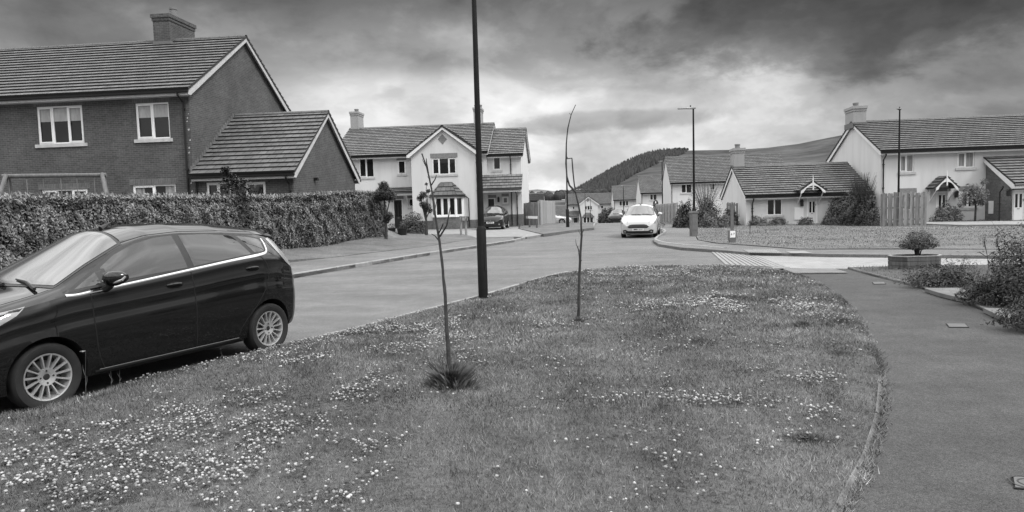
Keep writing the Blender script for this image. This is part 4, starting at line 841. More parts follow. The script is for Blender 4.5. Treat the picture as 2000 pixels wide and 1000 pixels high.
leaves('top_shoots', P, np.tile([[.9, -.5, .2]], (2600, 1)),   .13, .038, MT['hedge'], hr, droop=-2.5)
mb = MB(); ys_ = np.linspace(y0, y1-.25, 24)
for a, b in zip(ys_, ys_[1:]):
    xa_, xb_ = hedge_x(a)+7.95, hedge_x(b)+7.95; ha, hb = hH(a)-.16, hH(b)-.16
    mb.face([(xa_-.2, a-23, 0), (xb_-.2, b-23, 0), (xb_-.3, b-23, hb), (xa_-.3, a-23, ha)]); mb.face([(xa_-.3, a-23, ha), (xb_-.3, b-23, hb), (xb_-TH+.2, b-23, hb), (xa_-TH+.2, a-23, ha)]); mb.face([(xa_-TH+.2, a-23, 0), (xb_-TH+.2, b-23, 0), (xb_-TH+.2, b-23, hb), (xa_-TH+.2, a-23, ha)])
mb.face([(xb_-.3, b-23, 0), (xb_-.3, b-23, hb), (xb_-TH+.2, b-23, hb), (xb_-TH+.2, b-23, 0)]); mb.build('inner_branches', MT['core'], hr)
# dark-leaved tree rising over the hedge
p = W(462, 385, 21.6); r = shrub('small_tree', p.x, p.y, .9, .65, .45, .8, 900, .11, .065, MT['dark'], 'small dark-leaved tree rising above the hedge in front of the brick wing', 'tree', stems=7, stemh=.75, amp=.6, squash=.7, bare=4)
PP = []
for (px, py, rr_) in ((447, 345, .22), (440, 333, .14), (455, 355, .3), (465, 365, .35), (440, 370, .35), (480, 372, .35)):
    q = W(px, py, 21.6); PP.append(dirs(120)*rr_*rng.random((120, 1))**.4+np.array([q.x-p.x, 0, q.z-.9]))
PP = np.concatenate(PP); leaves('upper_foliage', PP, PP*0+[0, 0, 1], .11, .07, MT['dark'], r)
r.rotation_euler = (0, 0, 0)
GP = lambda px, py, z=.1: (*G(px, py, z), z)
x, y, z = GP(1683, 441); r = shrub('bush', x, y, z, 1.0, .8, 2.15, 13000, .085, .028, MT['shrub'], 'tall wild bush with upright bare twigs, left of the grey picket fence', 'bush', stems=10, amp=.5, bare=260, sr=.011)
x, y, z = GP(1650, 437); shrub('bush', x-.1, y+.3, z, 1.2, .9, 1.75, 8000, .09, .035, MT['shrub'], 'rounded dark bush in front of the bungalow, left of the tall twiggy bush', 'bush', stems=8, amp=.4, bare=40, sr=.008)
x, y, z = GP(1337, 444); shrub('shrub', x, y, z, .70, .6, 1.35, 6500, .09, .04, MT['dark'], 'dark upright shrub at the end of the timber fence, left of the grey cabinet', stems=6, amp=.4)
x, y, z = GP(1385, 443); shrub('shrub', x, y+.4, z, 1.15, .7, 1.5, 11000, .09, .045, MT['shrub'], 'broad shrub directly behind the lamp post with the grey cabinet', stems=6, amp=.25, squash=.35, bare=12, sr=.006)
x, y, z = GP(1392, 444); shrub('shrub', x, y-.4, z, .95, .5, .8, 4600, .07, .03, MT['pale'], 'low pale shrub in front of the broad shrub, right of the grey cabinet', stems=4, amp=.4)
x, y, z = GP(1432, 441); shrub('shrub', x, y+.6, z, .8, .5, 1.0, 5000, .08, .035, MT['shrub'], 'shrub behind the hydrant marker post, beside the dark picket fence', stems=4, amp=.45)
x, y, z = GP(1488, 441); shrub('shrub', x, y+.4, z, .75, .45, .55, 2200, .07, .03, MT['pale'], 'low shrub under the left corner window of the bungalow', stems=4, amp=.4, bare=14, sr=.005)
x, y, z = GP(1525, 440); shrub('shrub', x, y+.4, z, .6, .4, .45, 1600, .07, .03, MT['pale'], 'low pale shrub between the bungalow window and its meter box', stems=4, amp=.4, bare=8, sr=.005)
x, y, z = GP(1580, 440); shrub('shrub', x, y+.4, z, .85, .4, .42, 1900, .07, .03, MT['shrub'], 'low shrub in front of the bungalow door', stems=4, amp=.4, bare=10, sr=.005)
x, y, z = GP(1624, 440); shrub('shrub', x, y+.1, z, .5, .4, .5, 1500, .07, .03, MT['shrub'], 'small dense low shrub right of the bungalow door', stems=4, amp=.4)
x, y, z = GP(1850, 433.5); shrub('shrub', x, y, z, .95, .7, .95, 4000, .07, .035, MT['pale'], 'rounded shrub in front of the white canopied door on the right', stems=6, amp=.3)
x, y, z = GP(1733, 440); shrub('weeds', x-1.2, y-.2, z, 1.6, .5, .32, 2500, .09, .02, MT['shrub'], 'rough tall weeds along the foot of the tall twiggy bush', 'weeds', stems=0, amp=.4)
# small tree in front of the right house
def tree(name, x, y, z, h, tr, crown, m, label, L=.1, Wd=.06, cat='tree', seed=1, n=1200, stake=False):
    r = empty(name, (x, y, z), 0, label, cat); rn = random.Random(seed); mb = MB()
    mb.tube([(0, 0, -.05), (.03, 0, h*.35), (-.02, .02, h*.6)], [tr, tr*.8, tr*.6], 7)
    for (cx, cy, cz, cr_) in crown: mb.tube([(-.02, .02, h*.45), (cx*.5, cy*.5, (h*.5+cz)/2), (cx, cy, cz)], [tr*.5, tr*.35, tr*.15], 5)
    mb.build('trunk', MT['bark'], r); PP = []; 
    for (cx, cy, cz, cr_) in crown: k = int(n*cr_**2*6); PP.append(dirs(k)*cr_*rng.random((k, 1))**.45*np.array([1, 1, .9])+np.array([cx, cy, cz]))
    PP = np.concatenate(PP); leaves('crown', PP, PP*0+[0, -.3, 1], L, Wd, m, r); return r
x, y, z = GP(1904, 434); tree('small_tree', x, y, z, 2.1, .06, [(-.5, 0, 1.3, .38), (-.15, .1, 1.7, .42), (.3, 0, 1.45, .4), (.45, 0, 2.1, .22), (-.75, 0, .95, .2), (.1, -.2, 1.15, .36), (.35, 0, 1.0, .22)], MT['pale'], 'small leafy tree growing against the white house beside the brick wing', .09, .045, seed=3, n=620)
x, y, z = GP(754, 474); tree('small_tree', x, y, z, 2.1, .085, [(0, 0, 2.3, .42), (-.3, 0, 2.1, .3), (.3, 0, 2.15, .3), (0, 0, 2.65, .25), (.2, 0, 1.25, .22), (.05, .1, 1.05, .18)], MT['shrub'], 'small bushy tree on a dark trunk at the end of the hedge', .16, .035, seed=4)
x, y, z = GP(833, 460); tree('small_tree', x, y, z, 2.0, .09, [(-.1, 0, 2.3, .25), (-.3, 0, 2.1, .2), (.1, 0, 1.6, .28), (-.15, 0, 1.75, .22), (.25, 0, 1.4, .16), (.2, 0, 2.5, .14), (.1, 0, 2.9, .1)], MT['shrub'], 'thin young tree with two sparse leafy clumps before the bay window', .13, .06, seed=5, n=700)
x, y, z = GP(806, 458); shrub('shrub', x, y, z, .92, .8, 1.35, 6500, .09, .045, MT['shrub'], 'rounded clipped shrub in front of the left porch of the gabled house', stems=6, amp=.12, squash=.3)
for i, (px, lab, k) in enumerate(((766, 'dark plant pot with a small leafy plant, nearer the hedge end', .22), (786, 'wide dark plant pot with a small round plant, beside the clipped shrub', .3))):
    x, y, z = GP(px, 461); r = empty('plant_pot', (x, y, z), 0, lab, 'plant pot', 'pots outside the gabled house'); mb = MB(); mb.lathe([(0, 0), (k*.75, 0), (k, .42), (k+.03, .42), (k+.03, .46), (k-.03, .46), (k-.05, .40), (0, .40)], 18); mb.build('pot', MT['black'], r, True)
    P = dirs(220)*.2*rng.random((220, 1))**.4+np.array([0, 0, .58]); leaves('foliage', P, P*0+[0, 0, 1], .07, .03, MT['shrub'], r)
    mb = MB(); mb.tube([(0, 0, .38), (.02, 0, .6)], [.015, .008], 5); mb.build('stem', MT['bark'], r)
c = W(1243, 415, 92); shrub('shrub', c.x, c.y, TZ(0, 92)+.1, 1.5, 1.2, 2.1, 2200, .22, .12, MT['dark'], 'dark rounded shrub showing just above the white car roof', stems=3)
c = W(1189, 437, 88); shrub('shrub', c.x, c.y, TZ(0, 88)+.05, 1.6, 1.3, 1.9, 2600, .2, .1, MT['dark'], 'dark rounded shrub left of the distant black car', stems=3, amp=.2)
c = W(1378, 385, 60); shrub('bush', c.x, c.y, .0, 2.0, 1.2, 3.0, 900, .12, .05, MT['pale'], 'sparse pale twiggy bush rising behind the broad shrub before the white house', 'bush', stems=6, bare=120, sr=.010)
c = W(1205, 425, 100); shrub('hedge', c.x+1.5, c.y, TZ(0, 100), 3.2, 1, 1.7, 2500, .2, .1, MT['shrub'], 'low far hedge below the small distant white house', 'hedge', stems=2, amp=.15)
# shrubs near the path on the right
x, y, z = GP(1815, 556, .08); shrub('shrub', x, y, z, .52, .34, .36, 1700, .05, .02, MT['shrub'], 'low flowering shrub beside the path in front of the wooden planter', stems=12, amp=.45, bare=16, sr=.003)
x, y, z = GP(1868, 556, .08); shrub('shrub', x, y, z, .42, .32, .42, 1800, .06, .016, MT['shrub'], 'spiky low shrub just right of the low flowering shrub', stems=12, amp=.5, bare=30, sr=.003)
x, y, z = GP(1930, 592, .08); shrub('shrub', x+.05, y+.1, z, .36, .34, .34, 3600, .05, .018, MT['dark'], 'low spreading dark shrub between the two pale slabs', stems=16, amp=.45, bare=30, sr=.003)
x, y, z = GP(2062, 600, .08); shrub('shrub', x, y+.3, z,   .78, .7, 1.0, 16000, .05, .018, MT['dark'], 'large dark evergreen shrub at the right edge beside the path', stems=18, amp=.35, bare=20, sr=.005)
x, y, z = GP(2030, 640, .08); shrub('shrub', x, y, z, .45, .4, .36, 3500, .045, .016, MT['dark'], 'lowest dark shrub overhanging the path at the right edge', stems=14, amp=.45, bare=16, sr=.003)
for px, h_, lab in ((1932, .62, 'tall thin seeding weed stem standing behind the path shrubs, left one'), (1957, .60, 'tall thin seeding weed stem standing behind the path shrubs, right one')):
    x, y, z = GP(px, 528, .08); r = empty('weed', (x, y, z), 0, lab, 'weed', 'seeding weeds'); mb = MB(); dx_ = -.12
    mb.tube([(0, 0, 0), (dx_*.4, 0, h_*.5), (dx_, 0, h_)], [.008, .006, .012], 5)
    for s in (-1, 1): mb.tube([(dx_*.5, 0, h_*.45), (dx_*.5+s*.15, 0, h_*.62), (dx_*.5+s*.2, 0, h_*.6)], [.005, .01, .003], 4)
    mb.build('stem', MT['bark'], r); P = rng.normal(0, 1, (60, 3))*[.015, .015, .09]+[dx_, 0, h_*.92]; leaves('seed_head', P, P*0+[1, 0, 0], .03, .015, MT['shrub'], r)
# wooden planter with its bush
x, y, z = GP(1787, 525.5, .05); r = empty('planter', (x, y, z), -.02, 'long six-sided wooden planter box beside the pale side road', 'planter'); w_, d_, h_ = .53, .28, .29
hexp = [(-w_, -d_*.2), (-w_*.60, -d_), (w_*.66, -d_), (w_, -d_*.2), (w_, d_*.4), (w_*.66, d_), (-w_*.6, d_), (-w_, d_*.4)]; mb = MB(); nb = 3
for k in range(nb):
    za, zb = h_*k/nb+.004, h_*(k+1)/nb-.004
    for (a, b), (c, e) in zip(hexp, hexp[1:]+hexp[:1]):
        L_ = math.hypot(c-a, e-b); nx, ny = (e-b)/L_*.02, -(c-a)/L_*.02
        q = [(a, b), (c, e), (c-nx*1, e-ny*1), (a-nx, b-ny)]; mb.prism(q, za, zb, lambda u, v, w: (u, v, w))
mb.build('boards', MT['woodd'], r)
mb = MB()
for (a, b), (c, e) in zip(hexp, hexp[1:]+hexp[:1]):
    mb.prism([(a*1.02, b*1.03), (c*1.02, e*1.03), (c*.93, e*.88), (a*.93, b*.88)], h_, h_+.022, lambda u, v, w: (u, v, w))
mb.build('rim', MT['woodl'], r); mb = MB(); mb.face([(a*.95, b*.95, h_-.05) for a, b in hexp]); mb.build('soil', MT['garden'], r)
c = W(1792, 503, y); shrub('shrub', c.x, y, z+h_-.05, .40, .30, .30, 3600, .042, .02, MT['shrub'], 'round-topped leafy bush growing in the wooden planter', stems=12, amp=.25, stemh=.30, squash=.7, sr=.011)
# ------------------------------------------------------------------ lamp posts
def lamp(px, py, h, label, head=None, r0=.055, base=.085, bh=1.25, z=0.1, Y=None, arm=.0, hs=1.0, g='black street lamps along the estate road'):
    if Y is None: x, y = G(px, py, z)
    else: c = W(px, py, Y); x, y = c.x, Y; z = TZ(x, y)
    r = empty('street_lamp', (x, y, z), 0, label, 'street lamp', g)
    mb = MB(); mb.tube([(0, 0, -.1), (0, 0, bh-.07), (0, 0, bh)], [base, base, r0], 20); b = mb.build('base_section', MT['post'], r, True)
    mb = MB(); mb.tube([(0, 0, bh), (0, 0, h*.55), (0, 0, h)], [r0, r0*.88, r0*.66], 18); mb.build('column', MT['post'], r, True)
    if bh > 1: mb = MB(); mb.box(.05, .075, -base-.004, -base+.02, .45, .95) if False else mb.prism([(base*.55, .5), (base*.96, .5), (base*.96, .98), (base*.55, .98)], -.03, .03, lambda u, v, w: (u, -math.sqrt(max(1e-6, (base+.004)**2-u*u))+w*.1, v)); mb.build('access_door', MT['black'], b)
    if head:
        ax, ay = head; mb = MB(); d = Vector((ax, ay, 0)).normalized(); nrm = Vector((-d.y, d.x, 0)); s = hs
        prof = [(-.10, .055, .06), (0.0, .075, .075), (.18, .10, .06), (.30, .15, .04), (.62, .15, .035), (.68, .06, .02)]
        rings = []
        for t_, w_, hh_ in prof:
            c = d*t_*s; rings.append([c+nrm*w_*s*a+Vector((0, 0, h+.02+hh_*s*b)) for a, b in ((-1, -.3), (-.8, .7), (0, 1), (.8, .7), (1, -.3), (.6, -.6), (-.6, -.6))])
        for q0, q1 in zip(rings, rings[1:]):
            for k in range(7): mb.face([q0[k], q0[(k+1) % 7], q1[(k+1) % 7], q1[k]])
        mb.face(rings[0]); mb.face(rings[-1]); l = mb.build('lantern', MT['zinc'], r, True)
        mb = MB(); mb.tube([d*.12*s+Vector((0, 0, h+.08)), d*.12*s+Vector((0, 0, h+.15))], [.035, .03], 8); mb.build('photocell', MT['black'], l)
    return r
lamp(944, 583, 6.2, 'nearest black lamp post on the grass verge, its top beyond the picture', head=(-1, .3), r0=.054, base=.084, bh=1.27, z=.08)
lamp(1356, 457, W(1353, 212, G(1356, 457, .1)[1]).z-.1, 'tall black lamp post with its lantern pointing left, behind the grey cabinet', head=(-1, .12), hs=1.05)
lamp(1756, 300, 6.1, 'black lamp post rising in front of the right white house, behind the picket fence', head=(-.55, -.84), Y=36.3, hs=.8)
lamp(1109, 445, W(1110, 311, G(1109, 445, .1)[1]).z-.1, 'black lamp post right of the silver car, just behind the second sapling', head=(1, -.2), base=.11, hs=.5)
lamp(1294, 400, 5.45, 'black lamp post beside the round dark sign and timber fence', head=(-.8, -.5), Y=62, bh=.9, hs=.6)
lamp(1218, 400, 5.1, 'thin distant lamp post crossing the front of the small white house', head=(-1, 0), Y=95, hs=.5)
lamp(1143, 400, 5.4, 'thin distant lamp post left of centre on the far gabled house', Y=124, head=(0, -1), hs=.4)
lamp(1153, 400, 4.6, 'thin distant lamp post right of centre on the far gabled house', Y=130, head=(0, -1), hs=.4)
x, y, z = GP(1355, 461); r = empty('cabinet', (x, y, z), .2, 'narrow grey electrical cabinet standing at the edge of the pavement', 'cabinet'); mb = MB(); mb.box(-.14, .14, -.12, .12, 0, 1.02)
MT['cab'] = mnoise('grey_steel', [(.3, .09), (.7, .14)], 5, .6); mb.build('body', MT['cab'], r); mb = MB(); mb.prism([(-.17, 1.02), (.17, 1.02), (.13, 1.10), (-.13, 1.10)], -.15, .15, lambda a, b, c: (a, c, b)); mb.build('cap', MT['cab'], r)
mb = MB(); mb.box(-.11, .11, -.126, -.121, .25, .92); d = mb.build('door', MT['cab'], r); mb = MB(); mb.box(.06, .09, -.135, -.1265, .6, .64); mb.build('lock', MT['zinc'], d)
# ------------------------------------------------------------------ text and signs
def text(body, size, m, parent, loc, rot, name='lettering', ext=.001, sx=1.0, bold=.0):
    cu = bpy.data.curves.new('t', 'FONT'); cu.body = body; cu.size = size; cu.align_x = 'CENTER'; cu.align_y = 'CENTER'; cu.extrude = ext; cu.offset = bold; cu.resolution_u = 2
    o = bpy.data.objects.new('t', cu); S.collection.objects.link(o); bpy.context.view_layer.update()
    me = bpy.data.meshes.new_from_object(o); bpy.data.objects.remove(o); me.name = name
    b = put(name, me, None, parent); me.materials.clear(); me.materials.append(m); b.location = loc; b.rotation_euler = rot; b.scale = (sx, 1, 1); return b
UP_ = (PI/2, 0, 0)
def board_sign(name, pl, pr, py_top, py_bot, label, back=False):
    a = Vector((*G(*pl, .1), .1)); b = Vector((*G(*pr, .1), .1)); mid = (a+b)/2; d = (b-a); ang = math.atan2(d.y, d.x)
    r = empty(name, mid, ang, label, 'street sign'); half = d.length/2; zt = W((pl[0]+pr[0])/2, py_top, mid.y).z-.1; zb = W((pl[0]+pr[0])/2, py_bot, mid.y).z-.1
    ext = .38 if not back else .22
    for s in (-1, 1): mb = MB(); mb.box(s*half-.05, s*half+.05, -.05+(.09 if not back else -.07), .05+(.09 if not back else -.07), -.1, zt+(.06 if back else -.02)); mb.build('post', MT['woodd'] if not back else MT['woodg'], r)
    mb = MB(); mb.box(-half-ext, half+ext, -.012, .012, zb, zt); mb.build('board', MT['upvc' if not back else 'stone'], r)
    if back:
        mb = MB(); 
        for q in ((-half-ext-.03, half+ext+.03, zt, zt+.035), (-half-ext-.03, half+ext+.03, zb-.035, zb), (-half-ext-.04, -half-ext, zb-.03, zt+.03), (half+ext, half+ext+.04, zb-.03, zt+.03)): mb.box(q[0], q[1], -.02, .02, q[2], q[3])
        mb.build('board_frame', MT['black'], r)
    else:
        mb = MB(); zc = (zt+zb)/2; mb.box(-half-ext+.1, -half-ext+.32, -.016, -.013, zc-.08, zc+.08); mb.build('crest', MT['cab'], r)
    return r
board_sign('street_sign', (907-4, 459), (913, 460), 424, 431, 'back of a low street name board on two wooden posts by the drive', True).scale = (1, 1, 1)
sg = board_sign('street_sign', (1032, 445.5), (1046, 446.5), 422, 427, 'low white street name board on two posts in front of the fence')
c = W(1280.5, 398, 60); r = empty('road_sign', (c.x, 60, TZ(0, 60)), 0, 'round dark road sign on a pole above the white car', 'road sign'); zc = c.z-TZ(0, 60)
mb = MB(); mb.tube([(0, .05, 0), (0, .05, zc+.3)], .03, 8); mb.build('pole', MT['zinc'], r)
mb = MB(); mb.lathe([(0, -.01), (.24, -.01), (.24, .01), (0, .01)], 28, 'y', (0, 0, 0)); o = mb.build('sign_face', MT['black'], r); o.location = (0, 0, zc); o.scale = (1, 1, 1.35)
mb = MB(); mb.box(-.05, .05, -.018, -.012, zc+.05, zc+.22); mb.build('emblem', MT['upvc'], r); mb = MB(); mb.box(-.23, .23, -.018, -.012, zc-.05, zc+.0); mb.build('band', MT['zinc'], r); mb = MB(); mb.box(-.08, .08, -.018, -.012, zc-.2, zc-.17); mb.build('lower_mark', MT['upvc'], r)
x, y, z = GP(1430, 474.5); r = empty('marker_post', (x, y, z), 0, 'grey concrete marker post with a small white number plate at the lawn edge', 'marker post')
mb = MB(); mb.prism([(-.10, 0), (.10, 0), (.145, .22), (.145, .46), (-.145, .46), (-.145, .22)], -.06, .06, lambda a, b, c: (a, c, b)); mb.build('base', MT['cab'], r); mb = MB(); mb.box(-.05, .05, -.03, .03, .46, 1.36); mb.build('post', MT['cab'], r)
mb = MB(); mb.box(-.095, .095, -.068, -.061, .20, .44); pl_ = mb.build('plate', MT['upvc'], r); text('6 7', .11, MT['cab'], pl_, (0, -.070, .32), UP_, bold=.003)
# ------------------------------------------------------------------ fences
def fence(name, a, b, h, z0, label, m='woodg', bw=.10, gap=.02, alt=.0, posts=True, hj=.02, rails=True, slope_=None):
    a, b = Vector((*a, 0)), Vector((*b, 0)); d = b-a; L = d.length; ang = math.atan2(d.y, d.x); r = empty(name, (a.x, a.y, z0), ang, label, 'fence'); mb = MB(); x = 0; i = 0
    while x+bw < L:
        hh_ = h+random.uniform(-hj, hj); y_ = alt if i % 2 else 0; zz_ = (slope_ or 0)*x
        mb.prism([(x, zz_+.03), (x+bw, zz_+.03), (x+bw, zz_+hh_-.02), (x+bw*.75, zz_+hh_), (x+bw*.25, zz_+hh_), (x, zz_+hh_-.02)], y_-.011, y_+.011, lambda u, v, w: (u, w, v)); x += bw+gap; i += 1
    o = mb.build('boards', MT[m], r)
    mb = MB()
    if rails:
        for t in (.2, .55, .88): mb.face([(0, .03, h*t-.04), (L, .03, h*t-.04+(slope_ or 0)*L), (L, .03, h*t+.04+(slope_ or 0)*L), (0, .03, h*t+.04)])
        mb.build('rail', MT[m], r)
    if posts:
        for k in range(max(2, int(L/1.8)+1)): t = k/max(1, int(L/1.8)); mb = MB(); mb.box(L*t-.05, L*t+.05, .035, .12, -.05+(slope_ or 0)*L*t, h-.05+(slope_ or 0)*L*t); mb.build('post', MT[m], r)
    return r
ga, gb = G(1723, 442.5, .12), G(1808, 440.5, .12); zt = W(1765, 376, ga[1]).z-.12
fence('fence', ga, gb, zt, .12, 'grey weathered double-sided picket fence right of the twiggy bush', bw=.115, gap=.012, alt=.05, hj=.035)
ga, gb = G(1436, 440, .12), G(1452, 440, .12); fence('fence', (ga[0], ga[1]+1.5), (gb[0]+.1, gb[1]+1.5), 1.35, .12, 'dark picket fence beside the bungalow gable', bw=.1, gap=.03, m='woodg')
pa = W(1324, 440, 45); fence('fence', (pa.x, 45), (pa.x+2.2, 64), 1.55, .0, 'pale close-boarded timber fence right of the white car', m='woodl', bw=.12, gap=.006, slope_=-.012)
ga = G(1019, 441, .1); gb = G(1054, 441, .1); fence('fence', (ga[0], ga[1]), (gb[0], gb[1]), 1.78, .05, 'dark weathered timber fence behind the white street name board', bw=.13, gap=.012, hj=.05)
fence('fence', (gb[0]+.02, gb[1]), (gb[0]+1.9, gb[1]+11), 1.95, .05, 'pale timber fence running back towards the silver car', m='woodl', bw=.13, gap=.01, slope_=-.012)
pa = W(600, 380, 30); pb = W(722, 378, 37.5); fence('fence', (pa.x, 30), (pb.x, 37.5), 1.28, .9, 'pale garden fence just showing over the far end of the hedge', m='woodl', bw=.12, gap=.02)
# ------------------------------------------------------------------ swing set
pl_, pr_ = W(14, 345, 19.5), W(200, 341, 20.2); zb = (pl_.z+pr_.z)/2; r = empty('swing_set', ((pl_.x+pr_.x)/2, 19.85, .95), math.atan2(.7, pr_.x-pl_.x), 'wooden log swing set behind the hedge in front of the brick house', 'swing set'); hL = (pr_-pl_).length/2; zz_ = zb-.95
mb = MB(); mb.tube([(-hL-.12, 0, zz_), (hL+.1, 0, zz_)], .06, 12); mb.build('top_beam', MT['postwood'], r, True)
for s in (-1, 1):
    for q in (-1, 1): mb = MB(); mb.tube([(s*(hL+.45 if q < 0 else hL+.05), q*.8, -.1), (s*hL, q*.06, zz_+.05)], .055, 10); mb.build('leg', MT['postwood'], r, True)
for xs in (-.95, -.1, .75): 
    w_ = .22; mb = MB()
    mb.tube([(xs-w_, 0, zz_-.06), (xs-w_, 0, .5)], .012, 5); mb.tube([(xs+w_, 0, zz_-.06), (xs+w_, 0, .5)], .012, 5); mb.box(xs-w_-.03, xs+w_+.03, -.09, .09, .46, .5); mb.build('swing_seat', MT['postwood'], r)
# ------------------------------------------------------------------ saplings traced at their own depth
def sapling(name, Y, stem, branches, r0, r1, label, group=None):
    b = W(*stem[0], Y); r = empty(name, b, 0, label, 'sapling', group); rn = random.Random(4)
    def line(p, ra, rb, dep, mb, dense=True):
        q = []
        for i, (a, c) in enumerate(p): w = W(a, c, Y); q.append(Vector((w.x-b.x, dep*i/len(p)+rn.uniform(-.006, .006), w.z-b.z)))
        if dense:
            o = []
            for u, v in zip(q, q[1:]):
                k = max(1, int((v-u).length/.07)); o += [u.lerp(v, j/k)+Vector((rn.uniform(-.003, .003), 0, 0))*(j > 0) for j in range(k)]
            q = o+[q[-1]]
        n_ = len(q); rs = [ra+(rb-ra)*i/(n_-1) for i in range(n_)]; rs = [v*rn.uniform(.9, 1.16) for v in rs]; mb.tube(q, rs, 7)
    mb = MB(); line([(stem[0][0], stem[0][1]+6)]+stem[1:], r0, r1, 0, mb); mb.build('trunk', MT['bark'], r, True)
    for p, ra, rb in branches: mb = MB(); line(p, ra, rb, rn.uniform(-.1, .1), mb); mb.build('branch', MT['bark'], r, True)
    return r
sapling('sapling', G(878, 757, .08)[1], [(878, 757), (877, 720), (876, 690), (873, 650), (871, 610), (868, 560), (863, 510), (858, 470), (853, 440), (848, 400), (843, 370), (838, 345), (833, 325), (824, 300)],
 [([(859, 462), (868, 448), (873, 440), (878, 415), (880, 405)], .009, .004), ([(857, 455), (863, 445), (867, 436)], .008, .004), ([(856, 468), (849, 461), (842, 457)], .007, .003), ([(842, 362), (850, 350), (853, 342)], .006, .003), ([(837, 340), (834, 318), (834, 310)], .006, .003), ([(832, 325), (826, 312)], .004, .002), ([(850, 410), (852, 392), (853, 382)], .004, .002), ([(871, 618), (876, 608), (878, 604)], .005, .003), ([(872, 624), (868, 619)], .004, .003), ([(838, 350), (834, 344)], .003, .002)], .021, .006, 'nearest bare young tree standing in a dark tuft of grass')
sapling('sapling', G(1130, 626, .08)[1], [(1130, 626), (1130, 590), (1131, 550), (1133, 500), (1136, 460), (1135, 430), (1130, 400), (1126, 385), (1123, 370), (1121, 355), (1119, 335), (1117, 309)],
 [([(1124, 375), (1112, 362), (1107, 345), (1105, 320), (1106, 280), (1109, 250), (1115, 225), (1124, 205)], .014, .005), ([(1106, 310), (1117, 309)], .006, .005), ([(1132, 492), (1126, 478), (1125, 468)], .007, .003), ([(1131, 500), (1129, 488), (1128, 480)], .006, .003), ([(1134, 460), (1138, 453), (1140, 447)], .005, .003), ([(1134, 458), (1130, 450)], .004, .003), ([(1133, 512), (1136, 508)], .006, .004), ([(1116, 225), (1112, 220)], .004, .002)], .024, .008, 'taller bare young tree further away, with one long curved shoot')
sapling('sapling', G(1464, 458, .12)[1], [(1464, 458), (1465, 445), (1468, 432), (1470, 425)], [([(1465, 446), (1461, 438)], .012, .006)], .02, .008, 'small bare stem on the far lawn right of the marker post')
# ------------------------------------------------------------------ cars
MT['paint_black'] = mat('black_car_paint', .006, .5, ior=1.5, coat=1.0, spec=.0); MT['paint_white'] = mat('white_car_paint', .40, .4, coat=1.0); MT['paint_silver'] = mat('silver_car_paint', .48, .3, metal=.35, coat=1.0); MT['paint_dark'] = mat('dark_grey_car_paint', .010, .5, coat=1.0, spec=0.0); MT['paint_pale'] = mat('pale_car_paint', .5, .3, coat=1.0)
MT['carglass'] = mat('car_glass', .016, .03, ior=1.70); MT['screen'] = mat('windscreen_glass', .06, .03, ior=1.85); MT['rubber'] = mnoise('tyre_rubber', [(.3, .009), (.7, .017)], 10, .8); MT['chrome'] = mat('chrome', .55, .15, metal=1.0); MT['alloy'] = mat('alloy_rim', .55, .3, metal=.7); MT['lamp'] = mat('lamp_glass', .20, .08, ior=1.8); MT['tail'] = mat('tail_lamp', .22, .08, ior=1.9); MT['plate'] = mat('number_plate', .62, .5); MT['seam'] = mat('panel_gap', .002, .9); MT['brake'] = mat('brake_disc', .10, .4, metal=.6); MT['darktrim'] = mat('matt_black_trim', .014, .55)
HATCH = dict(
 top=[(-1.84, .62), (-1.83, .85), (-1.80, 1.0), (-1.72, 1.18), (-1.62, 1.34), (-1.50, 1.425), (-1.30, 1.485), (-.8, 1.54), (-.3, 1.56), (.05, 1.545), (.35, 1.48), (.75, 1.26), (1.10, 1.075), (1.22, 1.035), (1.55, .98), (1.85, .88), (2.0, .77), (2.06, .66), (2.09, .5)],
 belt=[(-1.84, .80), (-1.7, 1.02), (-1.4, 1.10), (-1.1, 1.13), (-.2, 1.055), (.8, .985), (1.05, .965), (1.5, .885), (1.85, .77), (2.03, .64), (2.09, .5)],
 wide=[(-1.84, .60), (-1.80, .70), (-1.70, .775), (-1.5, .825), (-1.2, .852), (0, .855), (1.2, .860), (1.5, .85), (1.75, .825), (1.9, .77), (2.0, .69), (2.06, .58), (2.09, .45)],
 edge=[(-1.84, .52, .70), (-1.80, .60, .96), (-1.72, .60, 1.13), (-1.60, .56, 1.30), (-1.50, .55, 1.36), (-1.3, .565, 1.39), (-.8, .585, 1.425), (-.3, .59, 1.44), (.1, .585, 1.42), (.38, .60, 1.35), (.75, .655, 1.19), (1.06, .72, 1.035), (1.25, .735, .985), (1.55, .71, .92), (1.85, .64, .81), (2.0, .54, .70), (2.09, .36, .5)],
 bot=[(-1.84, .50), (-1.80, .36), (-1.65, .27), (-1.2, .22), (1.2, .20), (1.8, .18), (2.0, .18), (2.06, .22), (2.09, .32)], ax=(1.245, -1.245), R=.292, arch=.335, x=(-1.84, 2.09))
def g_(a, x, s): return float(np.interp(x, s.xs, a))*.9
